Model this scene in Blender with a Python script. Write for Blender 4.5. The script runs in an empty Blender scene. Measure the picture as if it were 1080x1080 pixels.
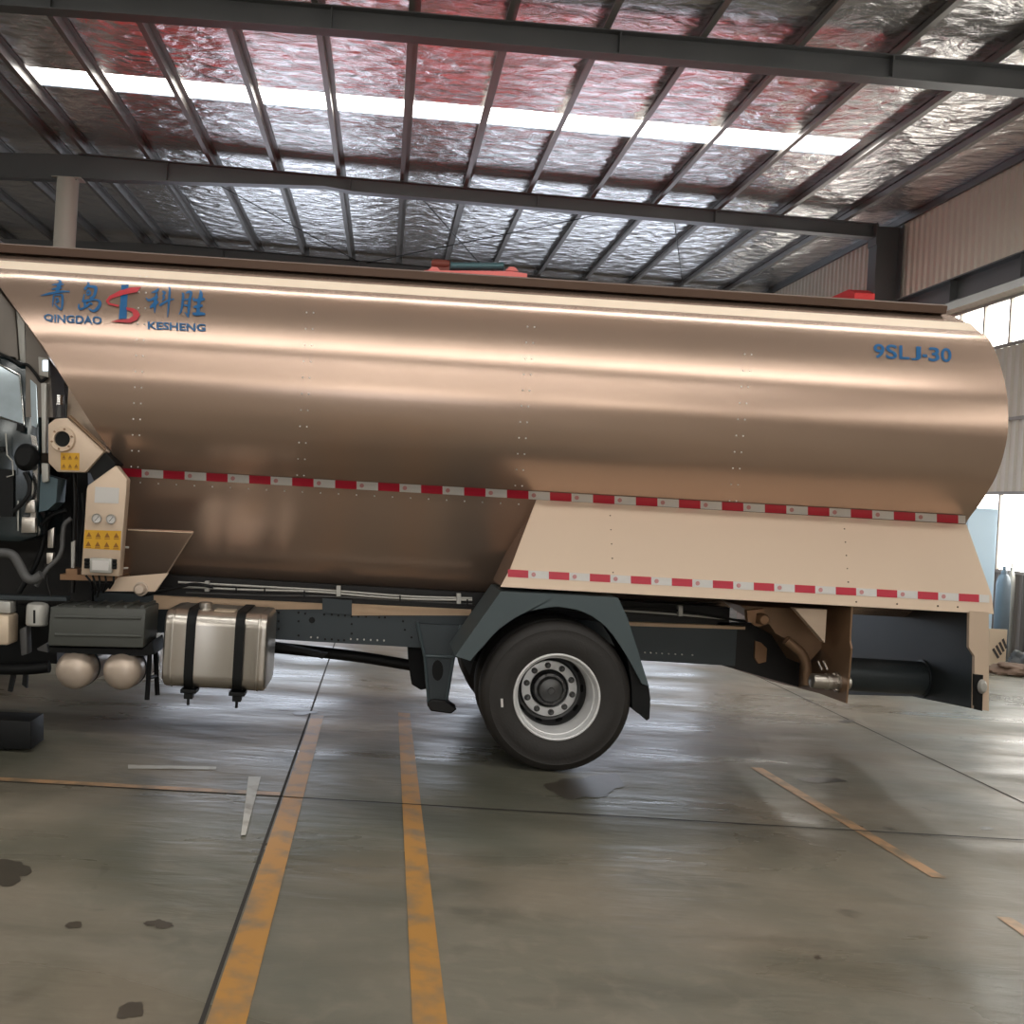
import bpy, bmesh, math, random
from mathutils import Vector, Matrix
random.seed(7)
C = bpy.context.scene.collection
SC = bpy.context.scene

# ------------------------------------------------------------------ camera model
CX, CY, F, R, H = 405.0, 526.0, 1080.0, 0.058, 1.81
cR, sR = math.cos(R), math.sin(R)

def W(px, py, Y):
    a = (px - CX) / F; b = (py - CY) / F
    return Vector((Y * (a * cR + b * sR), Y, H + Y * (a * sR - b * cR)))

def FL(px, py):
    a = (px - CX) / F; b = (py - CY) / F
    return W(px, py, -H / (a * sR - b * cR))

cam_d = bpy.data.cameras.new('camera'); cam = bpy.data.objects.new('camera', cam_d); C.objects.link(cam)
cam_d.sensor_fit = 'HORIZONTAL'; cam_d.sensor_width = 36; cam_d.lens = F / 1080 * 36
cam_d.shift_x = (540 - CX) / 1080; cam_d.shift_y = -(540 - CY) / 1080
cam_d.clip_end = 200
M = Matrix.Identity(4)
for i, v in enumerate(((cR, 0, sR), (-sR, 0, cR), (0, -1, 0))):
    for j in range(3): M[j][i] = v[j]
M[0][3], M[1][3], M[2][3] = 0, 0, H
cam.matrix_world = M
SC.camera = cam

# ------------------------------------------------------------------ materials
def nt(name):
    m = bpy.data.materials.new(name); m.use_nodes = True
    n = m.node_tree; b = n.nodes['Principled BSDF']
    return m, n, b

def lin(c):
    return tuple((x / 12.92 if x <= .04045 else ((x + .055) / 1.055) ** 2.4) for x in (v / 255 for v in c))

def mat(name, rgb, rough=.5, metal=0., noise=0., nscale=6., bump=0., bscale=40., spec=.5, coat=0., rvar=0.):
    m, n, b = nt(name); L = n.links
    c = lin(rgb)
    b.inputs['Base Color'].default_value = (*c, 1); b.inputs['Roughness'].default_value = rough
    b.inputs['Metallic'].default_value = metal; b.inputs['Specular IOR Level'].default_value = spec
    b.inputs['Coat Weight'].default_value = coat; b.inputs['Coat Roughness'].default_value = .1
    tc = n.nodes.new('ShaderNodeTexCoord')
    if noise or rvar:
        no = n.nodes.new('ShaderNodeTexNoise'); no.inputs['Scale'].default_value = nscale; no.inputs['Detail'].default_value = 5
        L.new(tc.outputs['Object'], no.inputs['Vector'])
        if noise:
            mx = n.nodes.new('ShaderNodeMix'); mx.data_type = 'RGBA'
            mx.inputs[6].default_value = (*[x * (1 - noise) for x in c], 1); mx.inputs[7].default_value = (*[min(1, x * (1 + noise)) for x in c], 1)
            L.new(no.outputs['Fac'], mx.inputs[0]); L.new(mx.outputs[2], b.inputs['Base Color'])
        if rvar:
            mr = n.nodes.new('ShaderNodeMapRange'); mr.inputs[3].default_value = max(.02, rough - rvar); mr.inputs[4].default_value = rough + rvar
            L.new(no.outputs['Fac'], mr.inputs[0]); L.new(mr.outputs[0], b.inputs['Roughness'])
    if bump:
        nb = n.nodes.new('ShaderNodeTexNoise'); nb.inputs['Scale'].default_value = bscale
        bp = n.nodes.new('ShaderNodeBump'); bp.inputs['Strength'].default_value = bump; bp.inputs['Distance'].default_value = .01
        L.new(tc.outputs['Object'], nb.inputs['Vector']); L.new(nb.outputs['Fac'], bp.inputs['Height']); L.new(bp.outputs['Normal'], b.inputs['Normal'])
    return m

def emit(name, rgb, s):
    m, n, b = nt(name)
    c = lin(rgb)
    b.inputs['Base Color'].default_value = (*c, 1); b.inputs['Roughness'].default_value = .4
    b.inputs['Emission Color'].default_value = (*c, 1); b.inputs['Emission Strength'].default_value = s
    return m

TAN = mat('bronze_paint', (202, 175, 157), .27, .70, .03, .35, spec=.7)
TANLOW = TAN
TANP = mat('bronze_panel_paint', (222, 199, 176), .45, .25, .03, 1.5)
LIP = mat('pale_lip_tan', (226, 205, 180), .4, .2)  # paler tan than the shell, also on small plates
RAILB = mat('brown_rail', (98, 75, 61), .5, .2)
DARK = mat('chassis_grey', (58, 65, 69), .42, .3, .15, 3, rvar=.08)
GREY = mat('mudguard_grey', (78, 90, 94), .45, .1, .06, 4)
BLACK = mat('black_plastic', (20, 21, 22), .55, 0, .2, 8, spec=.25)
SOOT = mat('oily_black_steel', (30, 29, 29), .45, .4, .3, 5)
RUB = mat('tyre_rubber', (42, 39, 37), .62, 0, .18, 14, bump=.15, bscale=60)
ALU = mat('brushed_aluminium', (196, 190, 182), .30, .95)
SIL = mat('silver_rim_paint', (236, 236, 236), .36, .2, .03, 8)
RIMD = mat('dark_rim_steel', (84, 84, 84), .5, .5, .1, 9)
HUB = mat('hub_iron', (92, 92, 92), .4, .7, .15, 12)
PEARL = mat('pearl_air_tank_paint', (205, 188, 172), .33, .35, .03, 5)
BATT = mat('battery_box_plastic', (82, 84, 80), .5, 0, .08, 6)
WOOD = mat('pale_sill_timber', (208, 178, 148), .65, 0, .12, 9)
RED = mat('tape_red', (196, 38, 62), .35, 0, .05, 40)
WHT = mat('tape_white', (222, 218, 214), .35, 0, .03, 40)
PINKD = mat('tape_mark', (200, 140, 140), .4)
BLUE = mat('letter_blue', (34, 104, 160), .4)
LRED = mat('letter_red', (206, 62, 72), .4)
YEL = mat('warning_label_yellow', (222, 168, 40), .5, 0, .04, 30)
YELD = mat('label_print', (150, 100, 34), .6)
PAPER = mat('white_sticker', (222, 218, 214), .5)
BRASS = mat('bronze_steel', (150, 116, 88), .4, .5, .1, 6)
BROWN = mat('brown_steel_plate', (138, 110, 86), .42, .45, .15, 3)
CHROME = mat('bright_steel', (225, 225, 225), .15, 1)
TEAL = mat('cab_teal_paint', (24, 40, 45), .16, .2, .2, 4, coat=.6)
TEALL = mat('sleeper_teal', (78, 98, 106), .35, .1, .15, 6)
CABGREY = mat('cab_fairing_grey', (122, 114, 106), .4, .2, .05, 3)
CABWIN = mat('cab_window_reflection', (196, 212, 222), .06, .3, .2, 9)  # opaque; reflection of bright surroundings put into the pale base colour
HOSE = mat('hose_grey', (92, 92, 92), .5)
GALV = mat('light_grey_metal', (186, 184, 178), .45, .3)
STEEL = mat('roof_steel_paint', (96, 97, 98), .42, .25, .08, 2)
STEELL = mat('purlin_steel', (118, 114, 110), .38, .45, .08, 3)
POSTM = mat('post_paint', (176, 170, 160), .5, 0, .05, 3)
CRANE = mat('crane_red', (208, 58, 58), .5, 0, .05, 3)
PINK = mat('hoist_pink', (224, 128, 122), .5, 0, .06, 4)
TEALM = mat('motor_teal', (74, 112, 118), .4, .2, .15, 12)
RUST = mat('motor_rust_red', (120, 62, 50), .55, .1, .15, 12)
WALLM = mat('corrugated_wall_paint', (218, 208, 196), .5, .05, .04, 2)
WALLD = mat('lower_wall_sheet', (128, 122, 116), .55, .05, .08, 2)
CREAM = mat('cream_trim', (214, 202, 184), .5)
FRAMEM = mat('window_frame_grey', (150, 142, 134), .5, .2)
BLUEC = mat('pale_blue_sheet', (196, 220, 238), .35, .0, .03, 2)
CYL = mat('gas_cylinder_blue_grey', (108, 120, 130), .4, .1, .08, 5)
STRIPE = mat('stripe_dark', (70, 64, 62), .6)
SACK = mat('brown_sack', (112, 92, 78), .85, 0, .35, 7, bump=.6, bscale=12)
SKYL = emit('skylight_panel', (255, 252, 246), 9.0)
LITW = emit('daylit_glass_warm', (255, 252, 244), 5.5)
LITB = emit('daylit_glass_blue', (224, 234, 250), 2.2)
LITD = emit('daylit_door', (245, 248, 255), 1.5)
PANE = emit('bright_pane_glow', (225, 240, 255), 1.6)

def foil_mat():
    m, n, b = nt('crinkled_foil'); L = n.links
    tc = n.nodes.new('ShaderNodeTexCoord')
    b.inputs['Metallic'].default_value = .92; b.inputs['Roughness'].default_value = .24
    b.inputs['Base Color'].default_value = (.88, .86, .85, 1)
    # crinkle: stretched noise + coarse quilting
    mp = n.nodes.new('ShaderNodeMapping'); mp.inputs['Scale'].default_value = (1.5, 2.7, 1); L.new(tc.outputs['Object'], mp.inputs[0])
    n1 = n.nodes.new('ShaderNodeTexNoise'); n1.inputs['Scale'].default_value = 1.6; n1.inputs['Detail'].default_value = 6; n1.inputs['Distortion'].default_value = 1.2
    L.new(mp.outputs[0], n1.inputs['Vector'])
    mp2 = n.nodes.new('ShaderNodeMapping'); mp2.inputs['Rotation'].default_value = (0, 0, .78); L.new(tc.outputs['Object'], mp2.inputs[0])
    vo = n.nodes.new('ShaderNodeTexVoronoi'); vo.inputs['Scale'].default_value = 2.6; vo.inputs['Randomness'].default_value = .45
    L.new(mp2.outputs[0], vo.inputs['Vector'])
    ad = n.nodes.new('ShaderNodeMath'); ad.operation = 'MULTIPLY_ADD'; ad.inputs[1].default_value = .55
    L.new(vo.outputs['Distance'], ad.inputs[0]); L.new(n1.outputs['Fac'], ad.inputs[2])
    bp = n.nodes.new('ShaderNodeBump'); bp.inputs['Strength'].default_value = .42; bp.inputs['Distance'].default_value = .12
    L.new(ad.outputs[0], bp.inputs['Height']); L.new(bp.outputs['Normal'], b.inputs['Normal'])
    return m
FOIL = foil_mat()

def floor_mat():
    m, n, b = nt('stained_concrete'); L = n.links
    tc = n.nodes.new('ShaderNodeTexCoord')
    def noise(s, d=5, dist=0., sc=(1, 1, 1)):
        mp = n.nodes.new('ShaderNodeMapping'); mp.inputs['Scale'].default_value = sc; L.new(tc.outputs['Object'], mp.inputs[0])
        x = n.nodes.new('ShaderNodeTexNoise'); x.inputs['Scale'].default_value = s; x.inputs['Detail'].default_value = d
        x.inputs['Distortion'].default_value = dist; L.new(mp.outputs[0], x.inputs['Vector']); return x
    def mix(f, a, c):
        x = n.nodes.new('ShaderNodeMix'); x.data_type = 'RGBA'
        if hasattr(f, 'node'): L.new(f, x.inputs[0])
        for s, v in ((6, a), (7, c)):
            if hasattr(v, 'node'): L.new(v, x.inputs[s])
            else: x.inputs[s].default_value = (*lin(v), 1)
        return x.outputs[2]
    def ramp(s, lo, hi):
        x = n.nodes.new('ShaderNodeMapRange'); x.inputs[1].default_value = lo; x.inputs[2].default_value = hi; L.new(s, x.inputs[0]); return x.outputs[0]
    c1 = mix(ramp(noise(.55, 4, .6).outputs['Fac'], .38, .62), (106, 105, 93), (131, 121, 106))
    c2 = mix(ramp(noise(1.6, 7, .8, (.7, 1.4, 1)).outputs['Fac'], .55, .8), c1, (80, 77, 66))
    c3 = mix(ramp(noise(7, 8, .5).outputs['Fac'], .5, .95), c2, (140, 131, 116))
    c3 = mix(ramp(noise(.42, 3, .9).outputs['Fac'], .50, .68), c3, (88, 88, 76))
    spots = ramp(noise(2.3, 3, .6).outputs['Fac'], .70, .80)
    c4 = mix(spots, c3, (58, 52, 44))
    L.new(c4, b.inputs['Base Color'])
    r = n.nodes.new('ShaderNodeMapRange'); r.inputs[1].default_value = .35; r.inputs[2].default_value = .7
    r.inputs[3].default_value = .22; r.inputs[4].default_value = .52
    L.new(noise(1.1, 6, .6, (.5, 1.5, 1)).outputs['Fac'], r.inputs[0]); L.new(r.outputs[0], b.inputs['Roughness'])
    b.inputs['Specular IOR Level'].default_value = .45
    bp = n.nodes.new('ShaderNodeBump'); bp.inputs['Strength'].default_value = .22; bp.inputs['Distance'].default_value = .02
    L.new(noise(5, 6, .3, (.6, 2.2, 1)).outputs['Fac'], bp.inputs['Height']); L.new(bp.outputs['Normal'], b.inputs['Normal'])
    return m
FLOORM = floor_mat()

def paint_mat(name, rgb, wear):
    m, n, b = nt(name); L = n.links
    tc = n.nodes.new('ShaderNodeTexCoord'); x = n.nodes.new('ShaderNodeTexNoise'); x.inputs['Scale'].default_value = 5.5; x.inputs['Detail'].default_value = 9
    L.new(tc.outputs['Object'], x.inputs['Vector'])
    r = n.nodes.new('ShaderNodeMapRange'); r.inputs[1].default_value = wear; r.inputs[2].default_value = wear + .22; L.new(x.outputs['Fac'], r.inputs[0])
    mx = n.nodes.new('ShaderNodeMix'); mx.data_type = 'RGBA'; mx.inputs[6].default_value = (*lin(rgb), 1); mx.inputs[7].default_value = (*lin((128, 112, 90)), 1)
    L.new(r.outputs[0], mx.inputs[0]); L.new(mx.outputs[2], b.inputs['Base Color']); b.inputs['Roughness'].default_value = .38
    return m
LINEY = paint_mat('worn_yellow_paint', (180, 130, 62), .46)
LINEF = paint_mat('faded_orange_paint', (186, 146, 108), .42)
LINEW = paint_mat('faded_white_paint', (186, 182, 172), .5)
JOINT = mat('joint_dirt', (44, 40, 36), .8)
STAIN = mat('oil_stain', (70, 64, 55), .3, 0, .3, 9)

# ------------------------------------------------------------------ mesh helpers
def new(): return bmesh.new()

def tag(o, label, cat, group=None, kind=None):
    o['label'] = label; o['category'] = cat
    if group: o['group'] = group
    if kind: o['kind'] = kind
    return o

def empty(name, loc, label, cat, group=None):
    o = bpy.data.objects.new(name, None); o.location = loc; o.empty_display_size = .2; C.objects.link(o)
    return tag(o, label, cat, group)

WL = {}
def mk(name, bm, m, parent=None, smooth=35, label=None, recalc=True):
    if recalc: bmesh.ops.recalc_face_normals(bm, faces=bm.faces)
    if smooth:
        for f in bm.faces: f.smooth = True
        ang = math.radians(smooth)
        for e in bm.edges:
            if len(e.link_faces) == 2 and e.calc_face_angle(0) > ang: e.smooth = False
    me = bpy.data.meshes.new(name)
    # local origin at the bounding-box base centre
    vs = [v.co for v in bm.verts]
    lo = Vector([min(v[i] for v in vs) for i in range(3)]); hi = Vector([max(v[i] for v in vs) for i in range(3)])
    org = Vector(((lo.x + hi.x) / 2, (lo.y + hi.y) / 2, lo.z))
    bmesh.ops.translate(bm, verts=bm.verts, vec=-org)
    bm.to_mesh(me); bm.free()
    for x in (m if isinstance(m, (list, tuple)) else [m]): me.materials.append(x)
    o = bpy.data.objects.new(name, me); C.objects.link(o)
    if parent is not None:
        o.parent = parent; o.location = org - WL[parent.name]
    else: o.location = org
    WL[o.name] = org
    if label: o['label'] = label
    return o

def root(name, loc, label, cat, group=None):
    o = empty(name, loc, label, cat, group); WL[o.name] = Vector(loc); return o

def struct(name, bm, m, smooth=35):
    o = mk(name, bm, m, None, smooth); o['kind'] = 'structure'; return o

def box(bm, lo, hi, bev=0, mi=0, seg=2):
    lo, hi = Vector(lo), Vector(hi)
    r = bmesh.ops.create_cube(bm, size=1.0); vs = r['verts']
    for v in vs: v.co = Vector(((lo[i] + hi[i]) / 2 + v.co[i] * (hi[i] - lo[i]) for i in range(3)))
    fs = set(f for v in vs for f in v.link_faces)
    for f in fs: f.material_index = mi
    if bev:
        es = list(set(e for v in vs for e in v.link_edges))
        bmesh.ops.bevel(bm, geom=es, offset=bev, segments=seg, affect='EDGES', profile=.5)
    return bm

def prism(bm, front, back, mi=0, bev=0):
    n = len(front)
    a = [bm.verts.new(p) for p in front]; b = [bm.verts.new(p) for p in back]
    fs = [bm.faces.new(a), bm.faces.new(b[::-1])]
    for i in range(n):
        j = (i + 1) % n; fs.append(bm.faces.new((a[i], b[i], b[j], a[j])))
    for f in fs: f.material_index = mi
    if bev:
        es = list(set(e for f in fs for e in f.edges))
        bmesh.ops.bevel(bm, geom=es, offset=bev, segments=2, affect='EDGES', profile=.5)
    return bm

def ppx(bm, pts, Y, d, mi=0, bev=0):
    f = [W(x, y, Y) for x, y in pts]
    return prism(bm, f, [p + Vector((0, d, 0)) for p in f], mi, bev)

def frame_of(t):
    t = t.normalized(); u = t.cross(Vector((0, 0, 1)))
    if u.length < 1e-3: u = t.cross(Vector((1, 0, 0)))
    u.normalize(); return u, t.cross(u).normalized()

def tube(bm, pts, r, n=12, mi=0, cap=True):
    pts = [Vector(p) for p in pts]; rings = []; rr = r if isinstance(r, (list, tuple)) else [r] * len(pts)
    u = None
    for i, p in enumerate(pts):
        t = (pts[min(i + 1, len(pts) - 1)] - pts[max(i - 1, 0)])
        if u is None: u, v = frame_of(t)
        else:
            t.normalize(); u = (u - t * u.dot(t)).normalized(); v = t.cross(u)
        rings.append([bm.verts.new(p + (u * math.cos(2 * math.pi * k / n) + v * math.sin(2 * math.pi * k / n)) * rr[i]) for k in range(n)])
    for a, b in zip(rings, rings[1:]):
        for k in range(n):
            f = bm.faces.new((a[k], a[(k + 1) % n], b[(k + 1) % n], b[k])); f.material_index = mi
    if cap:
        for a in (rings[0], rings[-1]):
            f = bm.faces.new(a); f.material_index = mi
    return bm

def smoothpath(pts, n=6):
    pts = [Vector(p) for p in pts]; out = []
    P = [pts[0] * 2 - pts[1]] + pts + [pts[-1] * 2 - pts[-2]]
    for i in range(1, len(P) - 2):
        a, b, c, d = P[i - 1], P[i], P[i + 1], P[i + 2]
        for k in range(n):
            t = k / n
            out.append(.5 * ((2 * b) + (c - a) * t + (2 * a - 5 * b + 4 * c - d) * t * t + (3 * b - a - 3 * c + d) * t ** 3))
    out.append(pts[-1]); return out

def lathe(bm, c, axis, prof, n=48, mi=0, close=False):
    """prof: (radius, distance along axis)"""
    c = Vector(c); ax = Vector(axis).normalized(); u, v = frame_of(ax); rings = []
    for r, h in prof:
        if r < 1e-5: rings.append([bm.verts.new(c + ax * h)])
        else: rings.append([bm.verts.new(c + ax * h + (u * math.cos(2 * math.pi * k / n) + v * math.sin(2 * math.pi * k / n)) * r) for k in range(n)])
    prs = list(zip(rings, rings[1:]))
    if close: prs.append((rings[-1], rings[0]))
    for a, b in prs:
        for k in range(n):
            k2 = (k + 1) % n
            if len(a) == 1 and len(b) == 1: continue
            if len(a) == 1: f = bm.faces.new((a[0], b[k2], b[k]))
            elif len(b) == 1: f = bm.faces.new((a[k], a[k2], b[0]))
            else: f = bm.faces.new((a[k], a[k2], b[k2], b[k]))
            f.material_index = mi
    return bm

def cyl(bm, p0, p1, r, n=16, mi=0): return tube(bm, [p0, p1], r, n, mi)

# ================================================================== THE HALL
WX = 9.65           # side wall
RX = -6.2           # ridge
LX = -22.0
YB, YF = 29.0, -13.0
def roof_z(X): return 8.03 - .03 * X if X > RX else 8.03 - .03 * RX + .03 * (X - RX)
def raft_top(X): return roof_z(X) - .17
SKY_Y = [(15.95 + 6.8 * k, 16.68 + 6.8 * k) for k in range(-4, 1)]
SX0, SX1 = -6.0, 7.1

# floor
bm = new(); bm.faces.new([bm.verts.new(p) for p in ((LX, YF, 0), (WX, YF, 0), (WX, YB, 0), (LX, YB, 0))]); struct('floor', bm, FLOORM, 0)

def quad(bm, pts, mi=0):
    f = bm.faces.new([bm.verts.new(p) for p in pts]); f.material_index = mi; return f

# ceiling: foil sheets with the translucent strips left out, then the strips themselves
bm = new(); ys = [YF]
for a, b in SKY_Y: ys += [a, b]
ys.append(YB)
def roofquad(bm, x0, x1, y0, y1, dz=0):
    quad(bm, [(x0, y0, roof_z(x0) + dz), (x1, y0, roof_z(x1) + dz), (x1, y1, roof_z(x1) + dz), (x0, y1, roof_z(x0) + dz)])
for i in range(len(ys) - 1):
    y0, y1 = ys[i], ys[i + 1]
    if i % 2 == 0: roofquad(bm, RX, WX, y0, y1)
    else:
        roofquad(bm, RX, SX0, y0, y1); roofquad(bm, SX1, WX, y0, y1)
roofquad(bm, LX, RX - .001, YF, YB)
bmesh.ops.remove_doubles(bm, verts=bm.verts, dist=.0005)
struct('ceiling', bm, FOIL, 0)
for i, (a, b) in enumerate(SKY_Y):
    bm = new(); roofquad(bm, SX0, SX1, a, b, .02); struct('window_%d' % (20 + i), bm, SKYL, 0)

# walls
def corrugated(bm, x, y0, y1, z0, z1, pitch=.2, depth=.035, mi=0):
    n = int((y1 - y0) / pitch); pts = []
    for k in range(n + 1):
        y = y0 + (y1 - y0) * k / n; p = (y1 - y0) / n
        pts += [(x, y), (x, y + p * .45), (x - depth, y + p * .6), (x - depth, y + p * .85)]
    pts = [q for q in pts if q[1] <= y1]
    va = [bm.verts.new((q[0], q[1], z0)) for q in pts]; vb = [bm.verts.new((q[0], q[1], z1)) for q in pts]
    for k in range(len(pts) - 1):
        f = bm.faces.new((va[k], va[k + 1], vb[k + 1], vb[k])); f.material_index = mi
W2Y0, W2Y1 = 8.4, 17.2
bm = new()
corrugated(bm, WX, YF, YB, 5.55, 7.74)
corrugated(bm, WX, YF, YB, 2.48, 4.76)
corrugated(bm, WX, W2Y1, YB, 1.22, 2.48); corrugated(bm, WX, YF, W2Y0, 1.22, 2.48)
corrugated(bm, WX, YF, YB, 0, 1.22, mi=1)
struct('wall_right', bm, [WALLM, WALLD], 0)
bm = new(); box(bm, (WX - .07, YF, 5.56), (WX - .045, YB, 5.78)); struct('trim_1', bm, CREAM, 0)
bm = new(); box(bm, (WX - .06, YF, 3.58), (WX - .04, YB, 3.63)); struct('trim_2', bm, FRAMEM, 0)
bm = new(); box(bm, (WX - .10, YF, 7.62), (WX - .04, YB, 7.74)); struct('trim_3', bm, STEEL, 0)

def window(n, x, y0, y1, z0, z1, step, lit):
    bm = new(); box(bm, (x - .0, y0, z0), (x + .02, y1, z1)); g = struct('window_%d' % n, bm, lit, 0)
    bm = new(); fw = .045
    for z in (z0, z1 - .05): box(bm, (x - .05, y0, z), (x - .005, y1, z + .05))
    k = 0
    while y0 + k * step <= y1 + .01:
        y = y0 + k * step; box(bm, (x - .052, y - fw / 2, z0), (x - .004, y + fw / 2, z1)); k += 1
    f = mk('window_frame', bm, FRAMEM, g, 0)
    return g
window(1, WX, -12.0, 28.6, 4.76, 5.55, .70, LITW)
window(2, WX, W2Y0, W2Y1, 1.22, 2.48, .76, LITW)

bm = new(); box(bm, (LX - .1, YF, 0), (LX, YB, 7.7)); struct('wall_left', bm, WALLM, 0)
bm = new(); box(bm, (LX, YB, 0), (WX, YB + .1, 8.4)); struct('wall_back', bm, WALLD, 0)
bm = new(); box(bm, (LX, YF - .1, 0), (WX, YF, 8.4)); struct('wall_front', bm, WALLM, 0)
# daylight openings in the gable walls
def gable(n, name, y, x0, x1, z0, z1, lit, d):
    bm = new(); box(bm, (x0, min(y, y + d), z0), (x1, max(y, y + d), z1)); struct('%s_%d' % (name, n), bm, lit, 0)
gable(1, 'door', YB, 1.2, 9.2, 0, 4.6, LITB, -.03)
gable(2, 'door', YB, -5.8, -.8, 0, 5.0, LITB, -.03)
gable(3, 'door', YF, -3.0, 2.2, 0, 3.4, LITD, .03)
for i, x in enumerate((-16.5, -12.0, -7.4, 4.2)):
    gable(3 + i, 'window', YF, x, x + 3.4, 4.7, 5.9, LITW, .03)
gable(8, 'window', YF, -2.4, 2.2, 4.7, 5.9, LITW, .03)
bm = new(); box(bm, (LX, YF + 1, 4.6), (LX + .03, YB - 1, 5.6)); struct('window_9', bm, LITW, 0)

# floor paint and joints
def floorquad(name, pts, m, z=.004):
    bm = new(); quad(bm, [(p[0], p[1], z) for p in pts]); return struct(name, bm, m, 0)
floorquad('floor_line', [(-.50, 2.6), (-.36, 2.6), (-.39, 8.4), (-.49, 8.4)], LINEY)
floorquad('floor_line', [(.20, 2.6), (.325, 2.6), (.325, 8.7), (.225, 8.7)], LINEY)
floorquad('floor_line', [(2.97, 5.35), (3.05, 5.35), (2.88, 7.5), (2.79, 7.5)], LINEF, .003)
floorquad('floor_line', [(3.00, 4.35), (3.10, 4.35), (3.08, 4.85), (3.01, 4.85)], LINEF, .003)
floorquad('floor_line', [(-4.2, 6.06), (-.52, 6.12), (-.52, 6.19), (-4.2, 6.13)], LINEF, .003)
floorquad('floor_line', [FL(254, 882)[:2], FL(259, 882)[:2], FL(275, 820)[:2], FL(262, 820)[:2]], LINEW, .006)
floorquad('floor_line', [FL(135, 811)[:2], FL(228, 812)[:2], FL(228, 809)[:2], FL(135, 807)[:2]], LINEW, .003)
floorquad('floor_joint', [(-.525, 2.6), (-.508, 2.6), (-.493, 14), (-.507, 14)], JOINT, .002)
floorquad('floor_joint', [(-.5, 6.09), (9.6, 6.07), (9.6, 6.085), (-.5, 6.105)], JOINT, .005)
floorquad('floor_joint', [(4.445, 4), (4.462, 4), (4.462, 14), (4.445, 14)], JOINT, .002)
floorquad('floor_joint', [(-4, 6.045), (-.5, 6.105), (-.5, 6.118), (-4, 6.058)], JOINT, .002)
def blob(pts, z=.0025):
    return floorquad('floor_stain', [FL(*p)[:2] for p in pts], STAIN, z)
def blobc(x, y, w, h, seed):
    rnd = random.Random(seed); ph = [(k, rnd.uniform(0, 6.28), rnd.uniform(.4, 1) * .34 / k ** .7) for k in (2, 3, 4, 6, 9, 13)]
    pts = []
    for t in range(64):
        a = t * math.pi / 32; r = .85 + sum(m * math.cos(k * a + p) for k, p, m in ph) * .8
        pts.append((x + math.cos(a) * w * r, y + math.sin(a) * h * r))
    blob(pts)
blobc(138, 1066, 15, 11, 1); blobc(865, 823, 24, 4, 2); blobc(618, 830, 46, 14, 3); blobc(893, 761, 9, 2, 4)
blobc(1040, 874, 9, 2, 5); blobc(168, 975, 16, 5, 6); blobc(78, 976, 11, 4, 7); blobc(320, 752, 14, 2.5, 8)
blobc(10, 920, 26, 14, 9); blobc(862, 1010, 4, 2, 10)

# roof frames
def rafter(y, bot, label):
    """bot(X) -> underside height"""
    bm = new(); n = 26
    xs = [RX + (WX - .55 - RX) * k / n for k in range(n + 1)]
    for dy0, dy1, f0, f1 in ((-.006, .006, 0, 1), (-.11, .11, 'b', 0), (-.11, .11, 't', 0)):
        rows = []
        for x in xs:
            t, b = raft_top(x), bot(x)
            if f0 == 'b': z0, z1 = b, b + .016
            elif f0 == 't': z0, z1 = t - .016, t
            else: z0, z1 = b, t
            rows.append([bm.verts.new(p) for p in ((x, y + dy0, z0), (x, y + dy1, z0), (x, y + dy1, z1), (x, y + dy0, z1))])
        for a, c in zip(rows, rows[1:]):
            for k in range(4): bm.faces.new((a[k], a[(k + 1) % 4], c[(k + 1) % 4], c[k]))
        bm.faces.new(rows[0]); bm.faces.new(rows[-1])
    for x in (-4.5, -1.0, 2.6, 6.0):
        box(bm, (x - .008, y - .1, bot(x) + .01), (x + .008, y + .1, raft_top(x) - .01))
    o = mk('roof_rafter', bm, STEEL, None, 0); tag(o, label, 'roof beam', 'steel roof rafters'); return o
def bot2(x):
    if x < -1.2: return raft_top(x) - (.20 + .27 * min(1, max(0, (-1.2 - x) / 4.6)))
    return raft_top(x) - .27
def bot1(x): return raft_top(x) - (.30 + .08 * max(0, (-1 - x) / 5))
rafter(12.8, bot1, 'grey I-section rafter crossing just under the top edge of the photo')
rafter(19.6, bot2, 'grey I-section rafter meeting the column by the side wall above the tank')
rafter(26.4, bot2, 'far grey rafter low in the dark roof just over the tank')
for y in (6.0, -.8, -7.6): rafter(y, bot1, 'grey roof rafter overhead on the near side of the hall')

ordn = ['first', 'second', 'third', 'fourth', 'fifth', 'sixth', 'seventh', 'eighth', 'ninth', 'tenth', 'eleventh', 'twelfth', 'thirteenth', 'fourteenth', 'fifteenth']
def purlin(x, label):
    bm = new(); z0 = raft_top(x) + .002; h = .15
    w = .075
    prof = [(x - w, z0 + .02), (x - w, z0), (x, z0), (x, z0 + h), (x + w, z0 + h), (x + w, z0 + h - .02), (x + w - .006, z0 + h - .02), (x + w - .006, z0 + h - .006), (x + .006, z0 + h - .006), (x + .006, z0 - .0 + .0), (x + .006, z0), (x - w + .006, z0 + .006), (x - w + .006, z0 + .02)]
    prof = [(x - w, z0 + .022), (x - w, z0), (x + .004, z0), (x + .004, z0 + h - .006), (x + w, z0 + h - .006), (x + w, z0 + h), (x - .004, z0 + h), (x - .004, z0 + .006), (x - w + .005, z0 + .006), (x - w + .005, z0 + .022)]
    prism(bm, [(a, YF, b) for a, b in prof], [(a, YB, b) for a, b in prof])
    o = mk('roof_purlin', bm, STEELL, None, 0); tag(o, label, 'roof purlin', 'roof purlins'); return o
xs = [.03 + 1.21 * k for k in range(-5, 8)]
for i, x in enumerate(reversed(xs)):
    purlin(x, 'galvanised steel roof purlin over the tank, %s in from the corrugated side wall' % ordn[i])
purlin(-6.55, 'steel purlin along the roof ridge beside the round post')
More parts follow.
